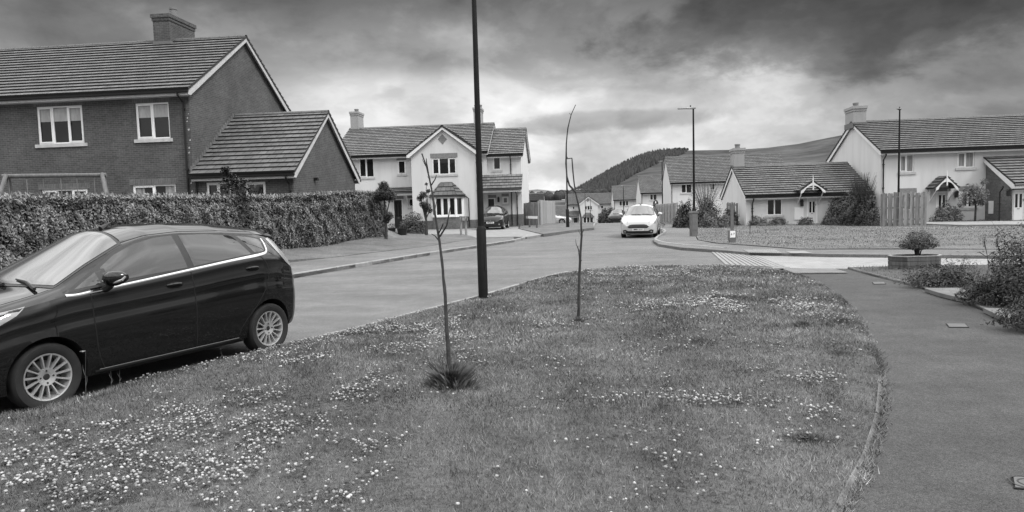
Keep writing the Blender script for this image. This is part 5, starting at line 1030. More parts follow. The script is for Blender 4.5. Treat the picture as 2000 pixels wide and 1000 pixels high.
class Car:
    def __init__(s, sp):
        s.sp = sp; s.xs = np.linspace(sp['x'][0], sp['x'][1], 900)
        def sm(c, col=1, w=25):
            a = np.array([[p[0], p[col]] for p in c]); v = np.interp(s.xs, a[:, 0], a[:, 1]); k = np.hanning(w); k /= k.sum(); vp = np.pad(v, w//2, mode='edge'); return np.convolve(vp, k, 'valid')[:len(v)]
        s.top, s.belt, s.wide, s.bot = sm(sp['top']), sm(sp['belt'], 1, 45), sm(sp['wide']), sm(sp['bot']); s.ey, s.ez = sm(sp['edge'], 1), sm(sp['edge'], 2)
    def sec(s, x):
        g = lambda a: float(np.interp(x, s.xs, a)); w, b, be, ey, ez, zt = g(s.wide), g(s.bot), g(s.belt), g(s.ey), g(s.ez), g(s.top)
        for a in s.sp['ax']: w += .018*math.exp(-((x-a)/.30)**2)
        h = be-b; ez = max(ez, be+.004); zt = max(zt, ez+.006); ey = min(ey, w*.955)
        P = [(w*.80, b), (w*.945, b+.02), (w*.972, b+h*.12), (w*.985, b+h*.24), (w*.998, b+h*.42), (w, b+h*.58), (w*.985, b+h*.74), (w*.988, b+h*.80), (w*.965, b+h*.93), (w*.945, be)]
        k = ez-be
        P += [(w*.945+(ey-w*.945)*t-0*k+.018*math.sin(PI*t)*min(1, k/.2), be+k*t) for t in (.33, .66)]+[(ey+.012, ez-.02*min(1, k/.1)), (ey*.985, ez+(zt-ez)*.06)]+[(ey*q, ez+(zt-ez)*(1-q**2.5)) for q in (.93, .85, .74, .6, .44, .28, .12)]+[(0, zt)]
        z = [p[1] for p in P]
        for i in range(1, len(z)): z[i] = max(z[i], z[i-1]+1e-4)
        return [(p[0], q) for p, q in zip(P, z)]
    def hw(s, x, z): P = s.sec(x); return float(np.interp(z, [p[1] for p in P], [p[0] for p in P])) if z <= P[-1][1] else g_(s.ey, x, s)
    def tz(s, x, y): P = s.sec(x)[8:][::-1]; return float(np.interp(abs(y), [p[0] for p in P], [p[1] for p in P]))
    def fx(s, y, z, sign=1):
        lo, hi = (0.0, s.sp['x'][1]) if sign > 0 else (0.0, s.sp['x'][0])
        x = hi
        for _ in range(60):
            if s.inn(x, y, z): break
            x -= sign*.02
        a, b = x, x+sign*.02
        for _ in range(7):
            m_ = (a+b)/2
            if s.inn(m_, y, z) and abs(m_) <= abs(hi): a = m_
            else: b = m_
        return a
    def inn(s, x, y, z): return g_(s.top, x, s)/.9 >= z and s.hw(x, z) >= abs(y) and z >= float(np.interp(x, s.xs, s.bot))
    def P3(s, kind, u, v, off, sd=1):
        if kind == 'S': return (u, sd*(s.hw(u, v)+off), v)
        if kind == 'F': return (s.fx(u, v, 1)+off, u, v)
        if kind == 'B': return (s.fx(u, v, -1)-off, u, v)
        if kind == 'T': return (u+off*.5, v, s.tz(u, v)+off)
    def body(s, root, paint):
        n0 = 120; th = np.linspace(0, PI, n0); xs = (s.sp['x'][0]+s.sp['x'][1])/2-np.cos(th)*(s.sp['x'][1]-s.sp['x'][0])/2
        xs = np.sort(np.concatenate([xs, np.linspace(s.sp['x'][0]+.05, s.sp['x'][1]-.05, 60)])); V = []; F = []
        for x in xs:
            P = s.sec(x); Q = []
            for (a, b), (c, d) in zip(P, P[1:]):
                Q += [(a+(c-a)*t/2, b+(d-b)*t/2) for t in range(2)]
            Q.append(P[-1]); ring = [(x, y, z) for y, z in Q]+[(x, -y, z) for y, z in Q[-2::-1]]; V += ring; m = len(ring)
        for i in range(len(xs)-1):
            for j in range(m): a, b = i*m+j, i*m+(j+1) % m; F.append((a, b, b+m, a+m))
        F += [tuple(range(m))[::-1], tuple(range((len(xs)-1)*m, len(xs)*m))]
        me = bpy.data.meshes.new('body'); me.from_pydata(V, [], F); o = put('body', me, paint, root)
        bm = bmesh.new(); bm.from_mesh(me); bmesh.ops.recalc_face_normals(bm, faces=bm.faces); bm.to_mesh(me); bm.free()
        cut = []
        for ax in s.sp['ax']:
            for sd in (1, -1):
                c = MB(); c.lathe([(0, sd*.50), (s.sp['arch'], sd*.50), (s.sp['arch'], sd*1.2), (0, sd*1.2)], 40, 'y', (ax, 0, s.sp['R']+.012)); k = c.build('cut', MT['darktrim'], root, merge=True); md = o.modifiers.new('b', 'BOOLEAN'); md.operation = 'DIFFERENCE'; md.object = k; md.solver = 'EXACT'; cut.append(k)
        bpy.context.view_layer.update(); dg = bpy.context.evaluated_depsgraph_get(); nm = bpy.data.meshes.new_from_object(o.evaluated_get(dg)); o.modifiers.clear(); o.data = nm; nm.name = 'body'
        if len(nm.materials) < 2: nm.materials.append(MT['darktrim'])
        for k in cut: bpy.data.objects.remove(k)
        bm = bmesh.new(); bm.from_mesh(nm)
        for f in bm.faces: f.smooth = True
        for e in bm.edges:
            if len(e.link_faces) == 2 and e.calc_face_angle(0) > .6: e.smooth = False
        for f in bm.faces:                                  # the wheel housings are black plastic
            c = f.calc_center_median()
            for ax in s.sp['ax']:
                if math.hypot(c.x-ax, c.z-s.sp['R']-.012) < s.sp['arch']+.004 and abs(abs(c.y)-.5) < .4 and abs(c.y) < .97*s.hw(c.x, max(c.z, .3)) or abs(abs(c.y)-.5) < .003: f.material_index = 1
        bm.to_mesh(nm); bm.free(); return o
    def patch(s, name, kind, poly, m, root, off=.003, sd=1, d=.05):
        v, f = tri2d(resample(poly, d), d); V = [s.P3(kind, a, b, off, sd) for a, b in v]; me = bpy.data.meshes.new(name); me.from_pydata(V, [], [tuple(q) for q in f]); o = put(name, me, m, root, True)
        bm = bmesh.new(); bm.from_mesh(me); up = Vector((0, sd, 0)) if kind == 'S' else Vector((1, 0, 0)) if kind == 'F' else Vector((-1, 0, 0)) if kind == 'B' else Vector((0, 0, 1))
        for q in bm.faces:
            if q.normal.dot(up) < 0: q.normal_flip()
        bm.to_mesh(me); bm.free(); return o
    def strip(s, name, kind, line, w, m, root, off=.003, sd=1, smooth_=True, d=.03):
        L = resample(line, d, False) if not smooth_ else resample(smoothline(line, 2), d, False); V = []
        for i, p in enumerate(L):
            a, b = L[max(0, i-1)], L[min(len(L)-1, i+1)]; l = math.hypot(b[0]-a[0], b[1]-a[1]) or 1; nx, ny = -(b[1]-a[1])/l*w/2, (b[0]-a[0])/l*w/2
            V += [s.P3(kind, p[0]+nx, p[1]+ny, off, sd), s.P3(kind, p[0], p[1], off+min(.006, w*.2), sd), s.P3(kind, p[0]-nx, p[1]-ny, off, sd)]
        F = []
        for i in range(len(L)-1): a = i*3; F += [(a, a+1, a+4, a+3), (a+1, a+2, a+5, a+4)]
        return quick(name, V, F, m, root, True)
def wheel(root, x, y, R, sd, detail=2, rim='alloy', spokes=15, steer=0.0):
    w = empty('wheel_hub', (0, 0, 0)) if False else None
    n = 44 if detail > 1 else 24; tw = .10; mb = MB(); rr_ = R*.70
    mb.lathe([(rr_, -tw*.8), (R*.93, -tw), (R*.985, -tw*.8), (R, -tw*.5), (R, tw*.5), (R*.985, tw*.8), (R*.93, tw), (R*.82, tw*1.02), (rr_, tw*.82), (rr_-.012, tw*.72)], n, 'y'); t = mb.build('tyre', MT['rubber'], root, True); t.location = (x, y, R); t.rotation_euler = (0, 0, (0 if sd > 0 else PI)+steer)
    mb = MB(); mb.lathe([(rr_-.001, tw*.70), (rr_-.004, tw*.84), (rr_-.016, tw*.80), (rr_-.028, tw*.45), (rr_-.03, -tw*.6)], n, 'y')
    if detail > 1:
        for k in range(spokes):
            a = 2*PI*k/spokes+.1; ca_, sa_ = math.cos(a), math.sin(a)
            def sp(r, t_, h): return (r*ca_-t_*sa_, h, r*sa_+t_*ca_)
            ring = [[sp(r, t_, h) for t_, h in ((-wd, hh-.012), (-wd*.55, hh+.004), (wd*.55, hh+.004), (wd, hh-.012), (wd*.8, hh-.03), (-wd*.8, hh-.03))] for r, wd, hh in ((.045, .009, tw*.55), (.09, .0085, tw*.62), (rr_*.75, .010, tw*.74), (rr_-.008, .013, tw*.78))]
            for q0, q1 in zip(ring, ring[1:]):
                for i in range(6): mb.face([q0[i], q0[(i+1) % 6], q1[(i+1) % 6], q1[i]])
        mb.lathe([(.078, tw*.45), (.076, tw*.64), (.060, tw*.62), (.034, tw*.52), (.0, tw*.52)], 28, 'y')
    else:
        for k in range(5 if detail else 7):
            a = 2*PI*k/(5 if detail else 7); ca_, sa_ = math.cos(a), math.sin(a); mb.face([(r*ca_-t_*sa_, tw*.7, r*sa_+t_*ca_) for r, t_ in ((0.02, -.03), (rr_-.01, -.045), (rr_-.01, .045), (0.02, .03))])
    r_ = mb.build('rim', MT[rim], t, True)
    if detail > 1:
        mb = MB(); mb.lathe([(0, tw*.58), (.024, tw*.57), (.030, tw*.50)], 20, 'y'); mb.build('hub_cap', MT['darktrim'], t, True)
        for k in range(4): mb = MB(); a = PI/4+PI/2*k+.75; mb.lathe([(0, tw*.66), (.007, tw*.66), (.009, tw*.6), (.012, tw*.52)], 8, 'y', (.054*math.cos(a), 0, .054*math.sin(a))); mb.build('wheel_bolt', MT['darktrim'], t)
        mb = MB(); mb.lathe([(.06, .0), (.135, .0), (.135, -.02)], 30, 'y'); mb.build('brake_disc', MT['brake'], t, True)
    mb = MB(); mb.lathe([(0, -tw*.5), (rr_-.03, -tw*.5)], 20, 'y'); mb.build('wheel_back', MT['darktrim'], t); return t
def mirror(c, root, x, sd, paint, z=1.06):
    y0 = c.hw(x, z-.04); mb = MB(); n = 12; rings = []
    for i in range(9):
        t = i/8; yy_ = y0+.055+t*.20; s = math.sin(PI*min(1, .12+t*.84))**.5; fw = x+.02+.02*t*0-.07*t*t
        rings.append([(fw+.085*s*math.cos(a)*(1 if math.cos(a) > 0 else .55), sd*yy_, z+.012*t+.072*s*math.sin(a)) for a in [2*PI*k/n for k in range(n)]])
    for q0, q1 in zip(rings, rings[1:]):
        for k in range(n): mb.face([q0[k], q0[(k+1) % n], q1[(k+1) % n], q1[k]])
    mb.face(rings[0]); mb.face(rings[-1]); m = mb.build('wing_mirror', paint, root, True)
    mb = MB(); mb.tube([(x+.02, sd*(y0-.01), z-.10), (x+.015, sd*(y0+.07), z-.07), (x+.01, sd*(y0+.11), z-.03)], [.045, .035, .04], 8); mb.build('mirror_arm', MT['darktrim'], m, True)
    mb = MB(); mb.tube([(x+.055, sd*(y0+.13), z-.035), (x+.035, sd*(y0+.2), z-.03), (x+.0, sd*(y0+.255), z-.01), (x-.03, sd*(y0+.262), z+.02)], [.006, .011, .013, .008], 6); mb.build('indicator', MT['lamp'], m, True)
def screen(c, root, xb=1.16, xt=.33, bow=.10, bowt=.05, inset=.045, nm='windscreen', mt='screen', up=.007):
    if nm == 'windscreen': screen(c, root, xb+.035, xt-.03, bow, bowt, .012, 'windscreen_surround', 'darktrim', .0035)
    V = []; na, nb_ = 22, 25; g = lambda a, x: float(np.interp(x, c.xs, a))
    for i in range(na):
        t = i/(na-1)
        for j in range(nb_):
            q = -1+2*j/(nb_-1); x = (xb-bow*abs(q)**2.2)*(1-t)+(xt+bowt*abs(q)**2.2)*t; ey, ez, zt = g(c.ey, x), g(c.ez, x), g(c.top, x); qq = q*(1-inset/ey)
            V.append((x+.004, ey*qq, ez+(zt-ez)*(1-abs(qq)**2.5)+up))
    F = [(i*nb_+j, i*nb_+j+1, (i+1)*nb_+j+1, (i+1)*nb_+j) for i in range(na-1) for j in range(nb_-1)]
    o = quick(nm, V, F, MT[mt], root, True); bm = bmesh.new(); bm.from_mesh(o.data)
    for q in bm.faces:
        if q.normal.z < 0: q.normal_flip()
    bm.to_mesh(o.data); bm.free(); return o
def handle(c, root, x, z, sd, paint):
    p = [(x+.10*math.cos(a), z+.012+.034*math.sin(a)) for a in np.linspace(0, 2*PI, 22)[:-1]]; h = c.patch('handle_recess', 'S', p, MT['seam'], root, .0015, sd, .03)
    h.name = 'door_handle'; mb = MB(); q = []
    for t in np.linspace(-1, 1, 9): xx = x+.088*t; q.append((xx, sd*(c.hw(xx, z+.018)+.006+.022*(1-t**4)), z+.018+.006*(1-t*t)))
    mb.tube(q, [.007, .013, .015, .016, .016, .016, .015, .013, .007], 8); mb.build('grip', paint, h, True)
def build_hatch(name, loc, yaw, paint, label, sp, detail=2, plate=None, scale=(1, 1, 1), front='zt', rim='alloy', spokes=15, group=None):
    r = empty(name, loc, yaw, label, 'car', group); c = Car(sp); P_ = MT[paint]; c.body(r, [P_, MT['darktrim']]); R = sp['R']; r.scale = scale
    for ax in sp['ax']:
        for sd in (1, -1): wheel(r, ax, sd*(.855-.115), R, sd, detail, rim, spokes)
    XO = (0.85-.8)
    win = sp.get('win') or dict(front=[(.665, 1.035), (.655, 1.17), (.48, 1.275), (.25, 1.365), (.02, 1.412), (-.185, 1.425), (-.215, 1.095)], rear=[(-.29, 1.102), (-.262, 1.425), (-.6, 1.42), (-.94, 1.385), (-1.045, 1.195), (-1.06, 1.172)], quarter=[(-1.115, 1.185), (-1.01, 1.378), (-1.18, 1.355), (-1.315, 1.325), (-1.285, 1.20), (-1.25, 1.19)], tri=[(.96, 1.005), (.72, 1.135), (.71, 1.03)])
    for sd in (1, -1):
        trim = sp.get('trim') or [(1.02, .985), (.72, 1.165), (.48, 1.30), (.22, 1.395), (0, 1.432), (-.3, 1.445), (-.75, 1.425), (-1.15, 1.385), (-1.35, 1.335), (-1.31, 1.19), (-1.2, 1.165), (-.25, 1.085), (.6, 1.015)]
        t_ = c.patch('window_trim', 'S', trim, MT['darktrim'], r, .002, sd)
        for k_, p in win.items(): c.patch('side_window' if k_ != 'quarter' else 'quarter_window', 'S', p, MT['carglass'], r, .004, sd)
        if sp.get('chrome', 1) and detail > 1:
            c.strip('chrome_strip', 'S', [(1.05, .962), (.95, .955), (.8, .972), (.4, 1.005), (-.25, 1.068), (-.8, 1.122), (-1.2, 1.158), (-1.30, 1.17), (-1.34, 1.21), (-1.372, 1.33)], .026, MT['chrome'], r, .003, sd)
        if detail > 1:
            sm_ = [('door', [(.83, .955), (.83, .7), (.81, .40), (.75, .265)]), ('door', [(-.235, 1.07), (-.245, .9), (-.25, .5), (-.245, .262)]), ('door', [(-1.15, 1.15), (-1.25, 1.06), (-1.24, .85), (-1.06, .6), (-.86, .42), (-.78, .27)]), ('door', [(-1.37, 1.335), (-1.52, 1.14)])]
            for q in sm_: c.strip('panel_gap', 'S', q[1], .011, MT['seam'], r, .0008, sd)
            c.strip('sill_edge', 'S', [(.80, .262), (-.80, .262)], .008, MT['zinc'], r, .004, sd, False); c.strip('sill', 'S', [(.84, .235), (-.84, .235)], .045, MT['darktrim'], r, .002, sd, False)
            handle(c, r, -.02, .925, sd, P_); handle(c, r, -1.02, 1.00, sd, P_)
            f_ = [(-1.46+.068*math.cos(a), .90+.075*math.sin(a)) for a in np.linspace(0, 2*PI, 20)]
            c.strip('fuel_flap', 'S', f_, .007, MT['seam'], r, .0008, sd, False) if sd > 0 else None
        elif detail: 
            for q in ([(.83, .95), (.81, .3)], [(-.24, 1.05), (-.24, .3)], [(-1.2, 1.1), (-.85, .35)]): c.strip('panel_gap', 'S', q, .014, MT['seam'], r, .0008, sd)
        mirror(c, r, .66, sd, P_, 1.075)
        c.patch('headlight', 'S', [(1.97, .66), (1.86, .77), (1.60, .88), (1.38, .915), (1.46, .85), (1.66, .75), (1.86, .65)], MT['lamp'], r, .003, sd, .03)
        c.patch('tail_light', 'S', [(-1.45, 1.32), (-1.50, 1.18), (-1.60, 1.04), (-1.75, .93), (-1.785, .95), (-1.74, 1.07), (-1.67, 1.18), (-1.58, 1.30), (-1.52, 1.34)] if 'tail' not in sp else sp['tail'], MT['tail'], r, .004, sd, .03)
    screen(c, r)
    c.strip('windscreen_seal', 'T', [(.335, -.52), (.30, -.25), (.29, 0), (.30, .25), (.335, .52)], .012, MT['seam'], r, .005)
    if detail > 1:
        for sd in (1, -1): c.strip('bonnet_gap', 'T', [(1.13, sd*.71), (1.3, sd*.70), (1.6, sd*.66), (1.85, sd*.56), (1.97, sd*.4)], .008, MT['seam'], r, .001); c.strip('roof_gap', 'T', [(.40, sd*.55), (0, sd*.545), (-.7, sd*.545), (-1.3, sd*.51)], .010, MT['seam'], r, .0015)
    for y0_, y1_ in ((.62, .12), (.10, -.38)):
        mb = MB(); mb.tube([(1.20, y0_, c.tz(1.20, y0_)+.02), (1.14, (y0_+y1_)/2, c.tz(1.14, (y0_+y1_)/2)+.028), (1.10, y1_, c.tz(1.10, y1_)+.02)], [.016, .013, .007], 6); mb.build('wiper', MT['darktrim'], r)
    mb = MB(); za = c.tz(.16, 0); mb.tube([(.20, 0, za-.01), (.15, 0, za+.02), (.11, 0, za+.045)], [.035, .022, .008], 8); mb.tube([(.12, 0, za+.03), (-.06, 0, za+.17)], [.006, .004], 5); mb.build('aerial', MT['darktrim'], r)
    # spoiler
    mb = MB(); n_ = 14; rows = []
    for i in range(n_+1):
        y_ = -.565+1.13*i/n_; e = 1-abs(y_/.6)**6; zr_ = c.tz(-1.36, y_); rows.append([(-1.25, y_, c.tz(-1.25, y_)+.002), (-1.40, y_, zr_+.006), (-1.58-.03*e, y_, zr_-.028), (-1.60-.03*e, y_, zr_-.055), (-1.44, y_, zr_-.09)])
    for q0, q1 in zip(rows, rows[1:]):
        for k in range(4): mb.face([q0[k], q1[k], q1[k+1], q0[k+1]])
    mb.face(rows[0]); mb.face(rows[-1]); mb.build('spoiler', P_, r, True)
    c.patch('rear_window', 'B', [(-.50, 1.04), (.50, 1.04), (.46, 1.30), (-.46, 1.30)], MT['carglass'], r, .006, d=.08)
    # nose
    if front == 'zt':
        c.patch('grille', 'F', [(-.50, .53), (-.42, .46), (.42, .46), (.50, .53), (.40, .61), (.28, .635), (-.28, .635), (-.40, .61)], MT['darktrim'], r, .006); c.patch('lower_grille', 'F', [(-.68, .22), (.68, .22), (.70, .37), (.58, .40), (.46, .33), (-.46, .33), (-.58, .40), (-.70, .37)], MT['darktrim'], r, .006)
        for sd in (1, -1): c.patch('fog_lamp', 'F', [(sd*(.60+.04*math.cos(a)), .30+.04*math.sin(a)) for a in np.linspace(0, 2*PI, 12)[:-1]], MT['lamp'], r, .012, d=.04)
        c.strip('splitter', 'F', [(-.45, .20), (.45, .20)], .02, MT['zinc'], r, .01, smooth_=False); pz, gy = .395, 0
    else:
        c.patch('grille', 'F', [(-.36, .585), (-.22, .55), (.22, .55), (.36, .585), (.42, .64), (-.42, .64)], MT['darktrim'], r, .006); c.patch('lower_grille', 'F', [(-.50, .28), (.50, .28), (.40, .42), (-.40, .42)], MT['darktrim'], r, .006); pz = .475
        mb = MB(); mb.lathe([(0, 0), (.045, 0), (.045, .012), (0, .012)], 14, 'y'); o = mb.build('badge', MT['chrome'], r); o.location = (c.fx(0, .60)+.02, 0, .60); o.rotation_euler = (0, 0, PI/2)
        for sd in (1, -1): c.patch('fog_lamp', 'F', [(sd*(.60+.05*math.cos(a)), .36+.05*math.sin(a)) for a in np.linspace(0, 2*PI, 12)[:-1]], MT['lamp'], r, .008, d=.04)
    if plate:
        xf = c.fx(.0, pz)+.012; mb = MB(); mb.box(xf, xf+.008, -.26, .26, pz-.055, pz+.055); p_ = mb.build('number_plate', MT['plate'], r)
        text(plate, .10, MT['darktrim'], p_, (xf+.0095, 0, pz), (PI/2, 0, PI/2), sx=.82, bold=.004)
    mb = MB(); mb.box(-1.55, 1.75, -.70, .70, .19, .26); mb.build('underbody', MT['darktrim'], r)
    return r
af, ab = Vector((-4.08, 5.9)), Vector((-2.90, 8.1)); fd_ = (af-ab).normalized(); lf = Vector((-fd_.y, fd_.x)); mid = (af+ab)/2-lf*.855
build_hatch('parked_car', (mid.x, mid.y, 0), math.atan2(fd_.y, fd_.x), 'paint_black', 'black five-door hatchback parked in the left foreground against the grass verge', HATCH, 2, scale=(1.0, 1.0, 1.035))
MT['paint_white'] = MT['paint_white']
gx, gy = G(1245, 465); W2 = dict(HATCH); yw = math.radians(-105)
build_hatch('parked_car', (gx+.06+.5, gy+1.95, 0), yw, 'paint_white', 'white hatchback facing the camera, parked by the right kerb', W2, 1, plate='MMN 131 P', front='zt')
SW = dict(HATCH); SW['top'] = [(x, z if z < 1.1 else z+.02) for x, z in HATCH['top']]; gx, gy = G(958, 452); vx = math.atan2(-(gy), -(gx))
build_hatch('parked_car', (gx+.25, gy+1.75, .1), math.radians(-97), 'paint_dark', 'small dark hatchback facing the camera on the drive of the gabled house', SW, 1, plate='PMN 857 K', front='sw', scale=(.95, .97, 1.0))
c = W(1206, 441, 82); build_hatch('parked_car', (c.x, 82, TZ(0, 82)), math.radians(-90-16), 'paint_black', 'distant black hatchback seen left of the white car', HATCH, 1, front='zt', scale=(1.02, 1.02, 1.05))
c = W(1222, 441, 92); build_hatch('parked_car', (c.x+.6, 92, TZ(0, 92)), math.radians(-90-10), 'paint_pale', 'pale car mostly hidden between the distant black hatchback and the white car', HATCH, 1, front='sw', scale=(1.1, 1.03, 1.12))
# low silver coupe
COUPE = dict(top=[(-2.0, .66), (-1.95, .84), (-1.6, .96), (-1.1, 1.04), (-.7, 1.22), (-.3, 1.285), (.1, 1.25), (.6, 1.02), (.78, .93), (1.4, .86), (1.9, .76), (2.08, .62), (2.12, .5)], belt=[(-2.0, .72), (-1.5, .88), (-.8, .90), (.6, .86), (1.5, .79), (1.95, .66), (2.12, .5)],
 wide=[(-2.0, .55), (-1.9, .72), (-1.6, .83), (0, .86), (1.3, .86), (1.7, .80), (1.95, .66), (2.12, .36)], edge=[(-2.0, .45, .66), (-1.6, .62, .94), (-1.1, .58, 1.0), (-.7, .50, 1.17), (-.3, .50, 1.235), (.1, .53, 1.19), (.6, .66, .97), (.78, .70, .90), (1.4, .66, .83), (1.9, .52, .70), (2.12, .28, .5)],
 bot=[(-2.0, .50), (-1.9, .3), (-1.5, .2), (1.8, .17), (2.05, .26), (2.12, .44)], ax=(1.25, -1.22), R=.32, arch=.36, x=(-2.0, 2.12))
r = empty('parked_car', (0, 0, 0), 0, 'low silver two-seater car parked side-on beyond the pale timber fence', 'car'); cw = W(1101, 440, 74); r.location = (cw.x-1.2, 74, TZ(0, 74)); r.rotation_euler = (0, 0, math.radians(-18)); c = Car(COUPE)
c.body(r, [MT['paint_silver'], MT['darktrim']])
for ax in COUPE['ax']:
    for sd in (1, -1): wheel(r, ax, sd*.745, .32, sd, 1)
for sd in (1, -1):
    c.patch('side_window', 'S', [(.55, .92), (.1, 1.12), (-.3, 1.19), (-.65, 1.12), (-.95, .93)], MT['carglass'], r, .004, sd); c.patch('headlight', 'S', [(2.0, .60), (1.7, .74), (1.5, .78), (1.75, .66)], MT['lamp'], r, .004, sd, .04); mirror(c, r, .5, sd, MT['paint_silver'], .93)
    c.strip('panel_gap', 'S', [(.72, .84), (.68, .3)], .014, MT['seam'], r, .001, sd); c.strip('panel_gap', 'S', [(-.6, .88), (-.62, .3)], .014, MT['seam'], r, .001, sd)
screen(c, r, .74, .14)
# ------------------------------------------------------------------ grass, clover and weeds of the near verge
def tuftobj(px, py, rx, h, n, label, group='dark tufts of longer grass'):
    x, y = G(px, py, .08); r = np.minimum(rng.exponential(rx*.8, n), rx*3.2); a = rng.uniform(0, 2*PI, n); bx, by = r*np.cos(a)*1.3, r*np.sin(a)*.8
    hh = h*rng.uniform(.25, 1.15, n)*np.exp(-(r/(rx*1.7))**1.4)+.014; lx, ly = bx*.18+rng.normal(0, .38, n)*hh, by*.15+rng.normal(0, .38, n)*hh; w = .0010+.00012*y
    ta = rng.uniform(0, PI, n); V = np.stack([np.stack([bx-w*np.cos(ta), by-w*np.sin(ta), 0*bx], 1), np.stack([bx+w*np.cos(ta), by+w*np.sin(ta), 0*bx], 1), np.stack([bx+lx*.4+w*.7*np.cos(ta), by+ly*.4, hh*.6], 1), np.stack([bx+lx, by+ly, hh], 1)], 1).reshape(-1, 3)
    o = quick('grass_tuft', V, np.arange(4*n).reshape(n, 4), MT['tuft']); o.location = (x, y, .075); tag(o, label, 'grass tuft', group)
tuftobj(880, 757, .075, .22, 3000, 'dark grass tuft at the foot of the nearest bare young tree')
tuftobj(1130, 629, .035, .08, 250, 'small dark tuft at the foot of the further young tree')
tuftobj(1400, 584, .10, .06, 900, 'dark flat grass tuft nearest the paved crossing')
tuftobj(1566, 638, .09, .07, 900, 'dark tuft with clover heads left of the tuft by the path')
tuftobj(1643, 630, .09, .06, 900, 'dark flat tuft beside the path edge, halfway up the verge')
tuftobj(1640, 694, .09, .05, 600, 'faint dark tuft near the path, above the dense clover patch')
tuftobj(1575, 862, .09, .05, 700, 'dark tuft below the dense clover patch near the path')
va_poly = VERGE; xs_ = va[:, 0]; ys_ = va[:, 1]
def fast_edist(x, y):
    d = np.full(x.shape, 9.0)
    for (a, b), (c, e) in zip(VERGE, VERGE[1:]+VERGE[:1]):
        L2 = (c-a)**2+(e-b)**2+1e-9; t = np.clip(((x-a)*(c-a)+(y-b)*(e-b))/L2, 0, 1); d = np.minimum(d, np.hypot(x-a-t*(c-a), y-b-t*(e-b)))
    return d
def sample(n, y0, y1):
    x = rng.uniform(-9, 6, int(n*15*(y1-y0))); y = rng.uniform(y0, y1, x.size); m = (np.abs(x) < .82*y+1) & pip(x, y, VERGE); return x[m], y[m]
CL = [(350, 840, 1.2, 1.0), (550, 700, 1.1, 1.0), (700, 650, 1.0, .9), (300, 900, .8, .8), (600, 800, .9, .7), (700, 700, .7, .8), (800, 690, .8, .6), (1040, 690, .45, 1.0), (1080, 640, .5, .5), (1400, 805, .30, 3.2), (1330, 800, .2, 1.5), (1470, 800, .26, 2.4), (1560, 815, .24, 2.0), (1560, 735, .4, 1.5), (1530, 680, .4, .6), (1480, 605, 1.0, 1.0), (1350, 595, .8, .9), (1180, 535, 1.4, .7), (1300, 532, 1.4, .6), (1500, 530, 1.2, .5), (1530, 880, .3, .7), (750, 930, .5, .5), (1050, 960, .4, .6), (1180, 760, .5, .4), (80, 950, .6, .6), (500, 960, .6, .5), (1200, 870, .35, .4), (900, 640, .8, .5), (1330, 930, .3, .3), (1310, 680, .5, .3)]
CLw = [(*G(a, b, .08), r, s) for a, b, r, s in CL]
def cdens(x, y):
    d = np.full(x.shape, .035)
    for a, b, r, s in CLw: d += s*np.exp(-((x-a)**2+(y-b)**2)/(r*r*.8))
    return d*np.clip((vnoise(x, y, .45, 41)-.28)*2.6, 0.02, 1.5)*np.clip((vnoise(x, y, .17, 42)-.28)*3.2, .15, 2.2)
def gz(x, y): e = fast_edist(x, y); return .035+.055*np.minimum(1, e/.35)+.03*(vnoise(x, y, .5, 3)-.5)*np.minimum(1, e/.3)
VV = []
for n, y0, y1, h_, w_ in ((6400, 2.2, 5.2, .030, .0019), (3600, 5.2, 8, .036, .003), (1900, 8, 12.5, .036, .0046), (900, 12.5, 20, .038, .008)):
    x, y = sample(n, y0, y1); k = x.size; z = gz(x, y); c_ = cdens(x, y); ln = vnoise(x, y, 1.1, 51)*.9+vnoise(x, y, .3, 52)*.7
    hh = h_*rng.uniform(.45, 1.2, k)*(.5+ln*.7); a = rng.uniform(0, 2*PI, k); lean_ = rng.uniform(.2, 1.3, k)*hh; ta = rng.uniform(0, PI, k); w = w_*rng.uniform(.7, 1.4, k)
    V = np.stack([np.stack([x-w*np.cos(ta), y-w*np.sin(ta), z-.004], 1), np.stack([x+w*np.cos(ta), y+w*np.sin(ta), z-.004], 1), np.stack([x+lean_*np.cos(a), y+lean_*np.sin(a), z+hh], 1)], 1); VV.append(V.reshape(-1, 3))
V = np.concatenate(VV); m = mat('turf_blades', .1, .8, spec=.12); t = NT(m); g = t.n('ShaderNodeNewGeometry')
v = t.ramp(t.noise(.8, 6, .68), [(.30, .055), (.44, .105), (.56, .20), (.70, .30)]); v = t.m('MULTIPLY', v, t.ramp(g.outputs['Random Per Island'], [(0, .55), (.6, 1.0), (1, 1.55)])); t.col(t.m('MULTIPLY', v, t.ramp(t.noise(5, 3), [(.3, .75), (.7, 1.25)])))
tag(quick('grass', V, np.arange(len(V)).reshape(-1, 3), m), 'short mown grass of the near verge', 'grass', kind='stuff')
# clover leaves
x, y = sample(700, 2.2, 9); p = cdens(x, y); mk = rng.random(x.size) < np.clip(p*1.3, 0, 1); x, y = x[mk], y[mk]; z = gz(x, y)+rng.uniform(.012, .04, x.size); VV = []
for k in range(3):
    a = rng.uniform(0, .5, x.size)+2*PI*k/3; r_ = .008; s = .0085
    cx, cy = x+r_*np.cos(a), y+r_*np.sin(a); VV.append(np.stack([np.stack([cx+s*np.cos(a+q), cy+s*np.sin(a+q), z+rng.normal(0, .002, x.size)], 1) for q in (0, PI/2, PI, 3*PI/2)], 1).reshape(-1, 3))
V = np.concatenate(VV); tag(quick('clover_leaves', V, np.arange(len(V)).reshape(-1, 4), MT['clover_leaf']), 'dark clover leaves among the verge grass', 'clover', kind='stuff')
